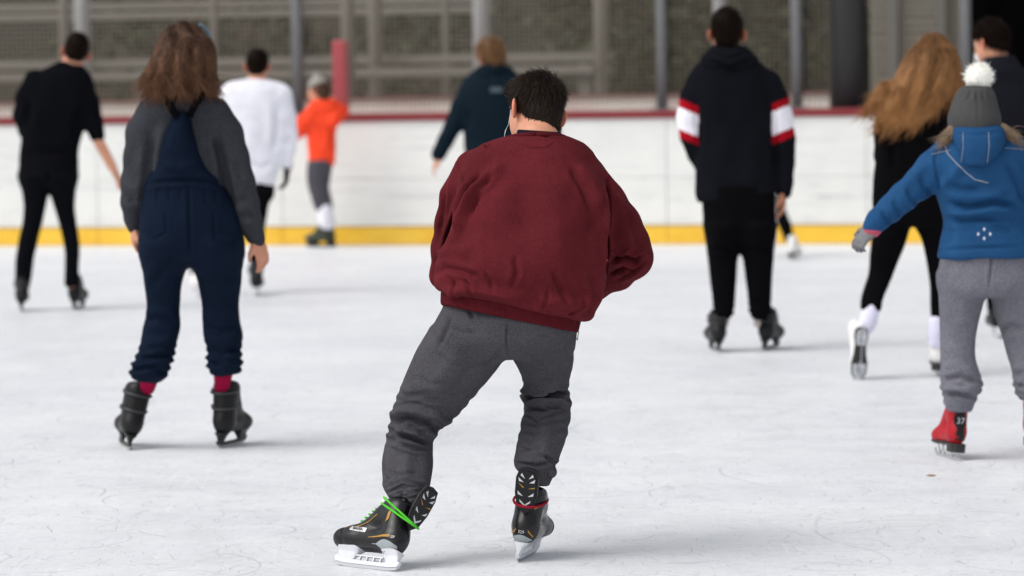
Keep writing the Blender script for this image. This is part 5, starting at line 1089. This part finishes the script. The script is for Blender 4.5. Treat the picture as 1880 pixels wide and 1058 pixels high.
S.loft(g1.rows([(157, 1774, 1812, 0, .04), (163, 1763, 1820), (175, 1754, 1826), (192, 1748, 1830), (212, 1742, 1835), (232, 1743, 1836), (246, 1747, 1834)], 1.1), .01, 2.1, .012)
g1.cloth('bobble_hat', S, f_hat, [([(1793, 164), (1796, 200), (1796, 235)], 2.2, -.004), ([(1783, 168), (1776, 184)], 3, -.006), ([(1803, 168), (1808, 184)], 3, -.006), ([(1774, 170), (1762, 182)], 3, -.004), ([(1812, 170), (1820, 182)], 3, -.004), ([(1790, 166), (1787, 184)], 2.5, .004)], .002, 20)
S = Solid(.006); pc = g1.p(1797, 141, 0); S.ell(pc, [.047, .047, .045]); V, Fc = S.mesh(1)
n = 2800; d = rng.normal(size=(n, 3)); d /= np.linalg.norm(d, axis=1)[:, None]; L_ = rng.uniform(.006, .018, n); a = pc + d * .043; tdir = d + rng.normal(size=(n, 3)) * .35; b_ = a + tdir * L_[:, None]; sd = np.cross(d, rng.normal(size=(n, 3))); sd /= np.linalg.norm(sd, axis=1)[:, None]
VV = np.stack([a - sd * .0012, a + sd * .0012, b_ + sd * .0003, b_ - sd * .0003], 1).reshape(-1, 3)
V, Fc = join([(V, Fc), (VV, np.arange(4 * n).reshape(-1, 4))]); mesh_obj('pompom', V, Fc, fabric('white_faux_fur', C(253, 252, 246), heather=.01, grain=100, bump=0, blotch=.02), g1.root, True)
# her hair under the hat
S = Solid(.007); S.chain(g1.chain([(1756, 230, 9, -.01), (1746, 243, 8, -.04), (1738, 254, 5, -.05), (1732, 263, 2, -.055)]), .02); S.chain(g1.chain([(1828, 230, 9, -.01), (1842, 238, 8, -.04), (1856, 248, 5, -.05), (1866, 256, 2, -.055)]), .02); S.ell(g1.hw(0, -.02, 0), np.array([.088, .1, .1]) * k, g1.hR)
hv = S.mesh(2)
def gfl(P):
    d = np.zeros_like(P); s_ = np.sign(P[:, 0] - g1.hc[0]); d[:, 0] = s_ * .9 + .4 * np.sin(P[:, 2] * 80); d[:, 2] = -.8 + .4 * np.sin(P[:, 0] * 90); d[:, 1] = -.3; return d
st = [strands('h', hv, 500, gfl, (.03, .08), .0008, None, None, lift=.2, seg=6, jitter=.4, seed=3, mask=lambda V: (V[:, 2] < g1.p(1790, 232)[2]) & (V[:, 2] > g1.p(1790, 275)[2]) & (np.abs(V[:, 0] - g1.hc[0]) > .07))]
hair_object('hair', hv, st, M['h_ash'], g1.root)
S = Solid(.007); S.loft(g1.rows([(240, 1758, 1832, 0, .08), (252, 1738, 1852), (265, 1722, 1872), (285, 1713, 1888), (315, 1712, 1890), (345, 1717, 1888), (372, 1724, 1886), (398, 1732, 1884), (415, 1733, 1886), (435, 1729, 1892), (455, 1726, 1897), (474, 1723, 1902)], .62), .015, 2.3, .012)
S.chain(g1.chain([(1742, 282, 32), (1715, 310, 32), (1690, 336, 29), (1662, 360, 25, -.02), (1635, 385, 22, -.03), (1610, 405, 20, -.05), (1600, 416, 17, -.05)]), .015); S.chain(g1.chain([(1858, 282, 32), (1890, 312, 31), (1925, 345, 27), (1960, 380, 22), (1985, 400, 18)]), .015)
g1.keep_above(S, (1722, 476), (1880, 456), .006) if False else None
bf = [([(1722, 262), (1716, 290), (1722, 330), (1728, 360)], 2.5, -.005), ([(1722, 280), (1745, 268)], 2, -.003), ([(1738, 372), (1780, 382), (1830, 372), (1870, 380)], 5, -.010), ([(1735, 388), (1775, 395), (1820, 385), (1870, 392)], 6, .008), ([(1745, 405), (1790, 400), (1840, 404)], 5, -.007), ([(1740, 355), (1790, 362), (1850, 352)], 6, .006), ([(1735, 330), (1760, 350), (1800, 348)], 7, -.005), ([(1850, 300), (1872, 340), (1880, 370)], 6, -.007), ([(1726, 345), (1745, 330), (1765, 300)], 8, .005),
      ([(1690, 320), (1700, 345), (1715, 360)], 6, -.006), ([(1665, 345), (1675, 365), (1690, 378)], 5, -.005), ([(1640, 368), (1650, 385), (1658, 398)], 5, -.005), ([(1620, 388), (1628, 402), (1640, 412)], 4, -.005), ([(1700, 300), (1680, 322), (1655, 345)], 9, .005), ([(1724, 460), (1800, 455), (1880, 452)], 3, -.004), ([(1745, 420), (1742, 450)], 7, -.005), ([(1820, 415), (1860, 425)], 6, -.005)]
bf = [(a, b, c * 1.9) for a, b, c in bf]
g1.cloth('jacket', S, f_blue, bf, .005, 11, seed=21)
S = Solid(.0065); S.loft(g1.rows([(229, 1751, 1837, -.01, .09), (240, 1748, 1842, -.03, .1), (258, 1750, 1845, -.05, .1), (275, 1756, 1838, -.06, .095), (292, 1762, 1824, -.065, .085), (303, 1768, 1816, -.065, .08)]), .01, 2.5, .012)
g1.cloth('hood', S, f_blue, [([(1768, 240), (1768, 270), (1764, 300)], 1.8, -.004), ([(1815, 240), (1816, 270), (1812, 300)], 1.8, -.004), ([(1750, 244), (1795, 248), (1838, 242)], 3, -.005), ([(1765, 300), (1790, 306), (1818, 300)], 3, .003)], .002, 12)
m_cord = mat('grey_piping', C(150, 156, 166), .6); bm_ = [o for o in g1.root.children if o.name.split('.')[0] in ('hood', 'jacket')]
def ontop(P, pts, lift=.0015):
    out = []
    trees = [(BVHTree.FromPolygons([tuple(v.co) for v in o.data.vertices], [tuple(p.vertices) for p in o.data.polygons]), Vector(abspos(o))) for o in bm_]
    for (x, y) in pts:
        o0 = Vector((0, 0, CAM_H)); d0 = Vector(ray(x, y)).normalized(); best = None
        for t_, of in trees:
            h_ = t_.ray_cast(o0 - of, d0)
            if h_[0] is not None and (best is None or h_[3] < best[0]): best = (h_[3], h_[0] + of + h_[1] * lift)
        out.append(tuple(best[1]) if best else tuple(P.p(x, y, -.1)))
    return out
B_ = MB()
def dens(pts, n=5):
    return [(a[0] + (b[0] - a[0]) * i / n, a[1] + (b[1] - a[1]) * i / n) for a, b in zip(pts[:-1], pts[1:]) for i in range(n)] + [pts[-1]]
for ln, r in (([(1768, 243), (1769, 270), (1765, 298)], .0014), ([(1815, 243), (1816, 270), (1812, 298)], .0014), ([(1733, 262), (1740, 282), (1756, 300), (1775, 318), (1790, 330), (1815, 336)], .0022), ([(1710, 284), (1745, 276)], .0012), ([(1845, 272), (1880, 275)], .0012)):
    B_.tube(ontop(g1, dens(ln)), r, 6)
B_.build('piping', m_cord, g1.root, True)
B_ = MB()   # four small diamonds and dots on the lower back
for (x, y) in ((1807, 421), (1796, 430), (1818, 430), (1807, 438)):
    q = [(x, y - 4), (x + 2.6, y), (x, y + 4), (x - 2.6, y)]; tp = [Vector(v) for v in ontop(g1, q, .002)]; bt = [v + Vector((0, .002, 0)) for v in tp]
    B_.add(tp + bt, [(3, 2, 1, 0), (4, 5, 6, 7)] + [(i, (i + 1) % 4, 4 + (i + 1) % 4, 4 + i) for i in range(4)])
B_.build('emblem', mat('reflective_print', C(200, 206, 214), .3), g1.root)
# cuffs and glove
S = Solid(.005); S.cone(g1.p(1607, 413, -.05), g1.p(1602, 420, -.05), .036, .035, .006); g1.cloth('cuff', S, f_pk2)
S = hand_solid(g1.p(1605, 417, -.05), g1.p(1640, 385, -.035), .86, (.5, .8, -.6), .0045, -1, .75, .030, .25); g1.cloth('glove', S, f_glv)
S = hand_solid(g1.p(1985, 402, 0), g1.p(1955, 375, 0), .86, (-.5, .8, -.6), .0055, 1, .6, .030, .25); g1.cloth('glove', S, f_glv)
S = Solid(.005); S.ell(g1.p(1578, 432, -.03), [.010, .012, .018]); g1.cloth('glove_patch', S, f_blk)
S = Solid(.007); S.loft(g1.rows([(450, 1730, 1894), (470, 1728, 1898), (500, 1723, 1905), (525, 1724, 1906), (545, 1740, 1890)], .52), .02, 2.3, .02)
S.loft(g1.rows([(500, 1722, 1816), (540, 1724, 1808, .01), (580, 1725, 1798, .03), (620, 1727, 1791, .03), (655, 1728, 1790, .02), (680, 1728, 1796), (698, 1728, 1802), (712, 1728, 1803), (724, 1732, 1797), (738, 1733, 1790), (750, 1738, 1785), (757, 1743, 1783)], .85), .018, 2.1, .008)
S.loft(g1.rows([(500, 1815, 1906), (540, 1821, 1910, .01), (580, 1829, 1915, .04), (620, 1842, 1917, .05), (650, 1850, 1917, .05), (680, 1858, 1920, .04), (705, 1860, 1922, .03), (720, 1864, 1920, .03), (735, 1872, 1912, .03)], .85), .018, 2.1, .008)
g1.fk = 1.8
g1.cloth('sweatpants', S, f_gp, [([(1819, 458), (1820, 490), (1816, 528)], 2.4, -.007), ([(1730, 700), (1765, 690), (1798, 702)], 5, -.009), ([(1730, 712), (1765, 716), (1800, 708)], 5, .007), ([(1732, 728), (1760, 722), (1795, 728)], 4, -.008), ([(1730, 672), (1760, 668), (1790, 680)], 6, .005), ([(1832, 610), (1855, 600), (1880, 605)], 6, -.007), ([(1860, 690), (1880, 682)], 5, -.007), ([(1862, 712), (1880, 706)], 4, -.007), ([(1745, 480), (1740, 510)], 6, -.004), ([(1770, 550), (1768, 600)], 14, .004)], .003, 12, seed=6, bun=[(g1.p(1765, 715)[2], .045, .004, .03)])
rsk = dict(boot=mat('red_leather', C(168, 20, 34), .5, spec=.3), holder=M['blackplastic'], sole=M['dark_sole'])
def red_skate(foot, yaw, lean):
    bo, w, M4, R = skate(g1, foot, yaw, lean, 0, 'figure', (0, -.10, 0), mats=rsk, h=.005, s=.95, shaft=.235)
    zs = [.066, .085, .105, .13, .15, .17, .19, .21, .228]; ws = [.030, .030, .018, .014, .024, .026, .020, .014, .018]
    strip = []
    A = []
    for z_, w_2 in zip(zs, ws):
        xs = np.linspace(-w_2, w_2, 5); A.append(on_shell(bo, w, [(x, z_) for x in xs], 0))
    V = np.array(A).reshape(-1, 3); f = [(i * 5 + j, i * 5 + j + 1, i * 5 + 6 + j, i * 5 + 5 + j) for i in range(len(zs) - 1) for j in range(4)]
    mesh_obj('heel_patch', V, [t for t in f], M['blackplastic'], bo, True)
    p = Vector(on_shell(bo, w, [(0, .160)], 0)[0]); fwd = Vector(w(0, 1, 0)) - Vector(w(0, 0, 0)); up = Vector(w(0, 0, 1)) - Vector(w(0, 0, 0)); rt = Vector(w(1, 0, 0)) - Vector(w(0, 0, 0))
    text_mesh('37', .034, frame(p - fwd * .003, rt, up), m_silver, 'size_lettering', bo)
red_skate((1757, 846), 13, 5); red_skate((1893, 832), -24, 0)
# stray leaf on the ice
lp = ground(1709, 873, .004); B_ = MB(); B_.prism([(-.018, 0), (-.006, .008), (.012, .006), (.02, 0), (.008, -.007), (-.008, -.006)], Matrix.Translation(lp) @ Matrix.Rotation(.3, 4, 'X'), .0015)
tag(B_.build('leaf', mat('dry_leaf', C(150, 110, 70), .8)), 'tiny dry brown leaf lying on the ice below the red skate', 'leaf')
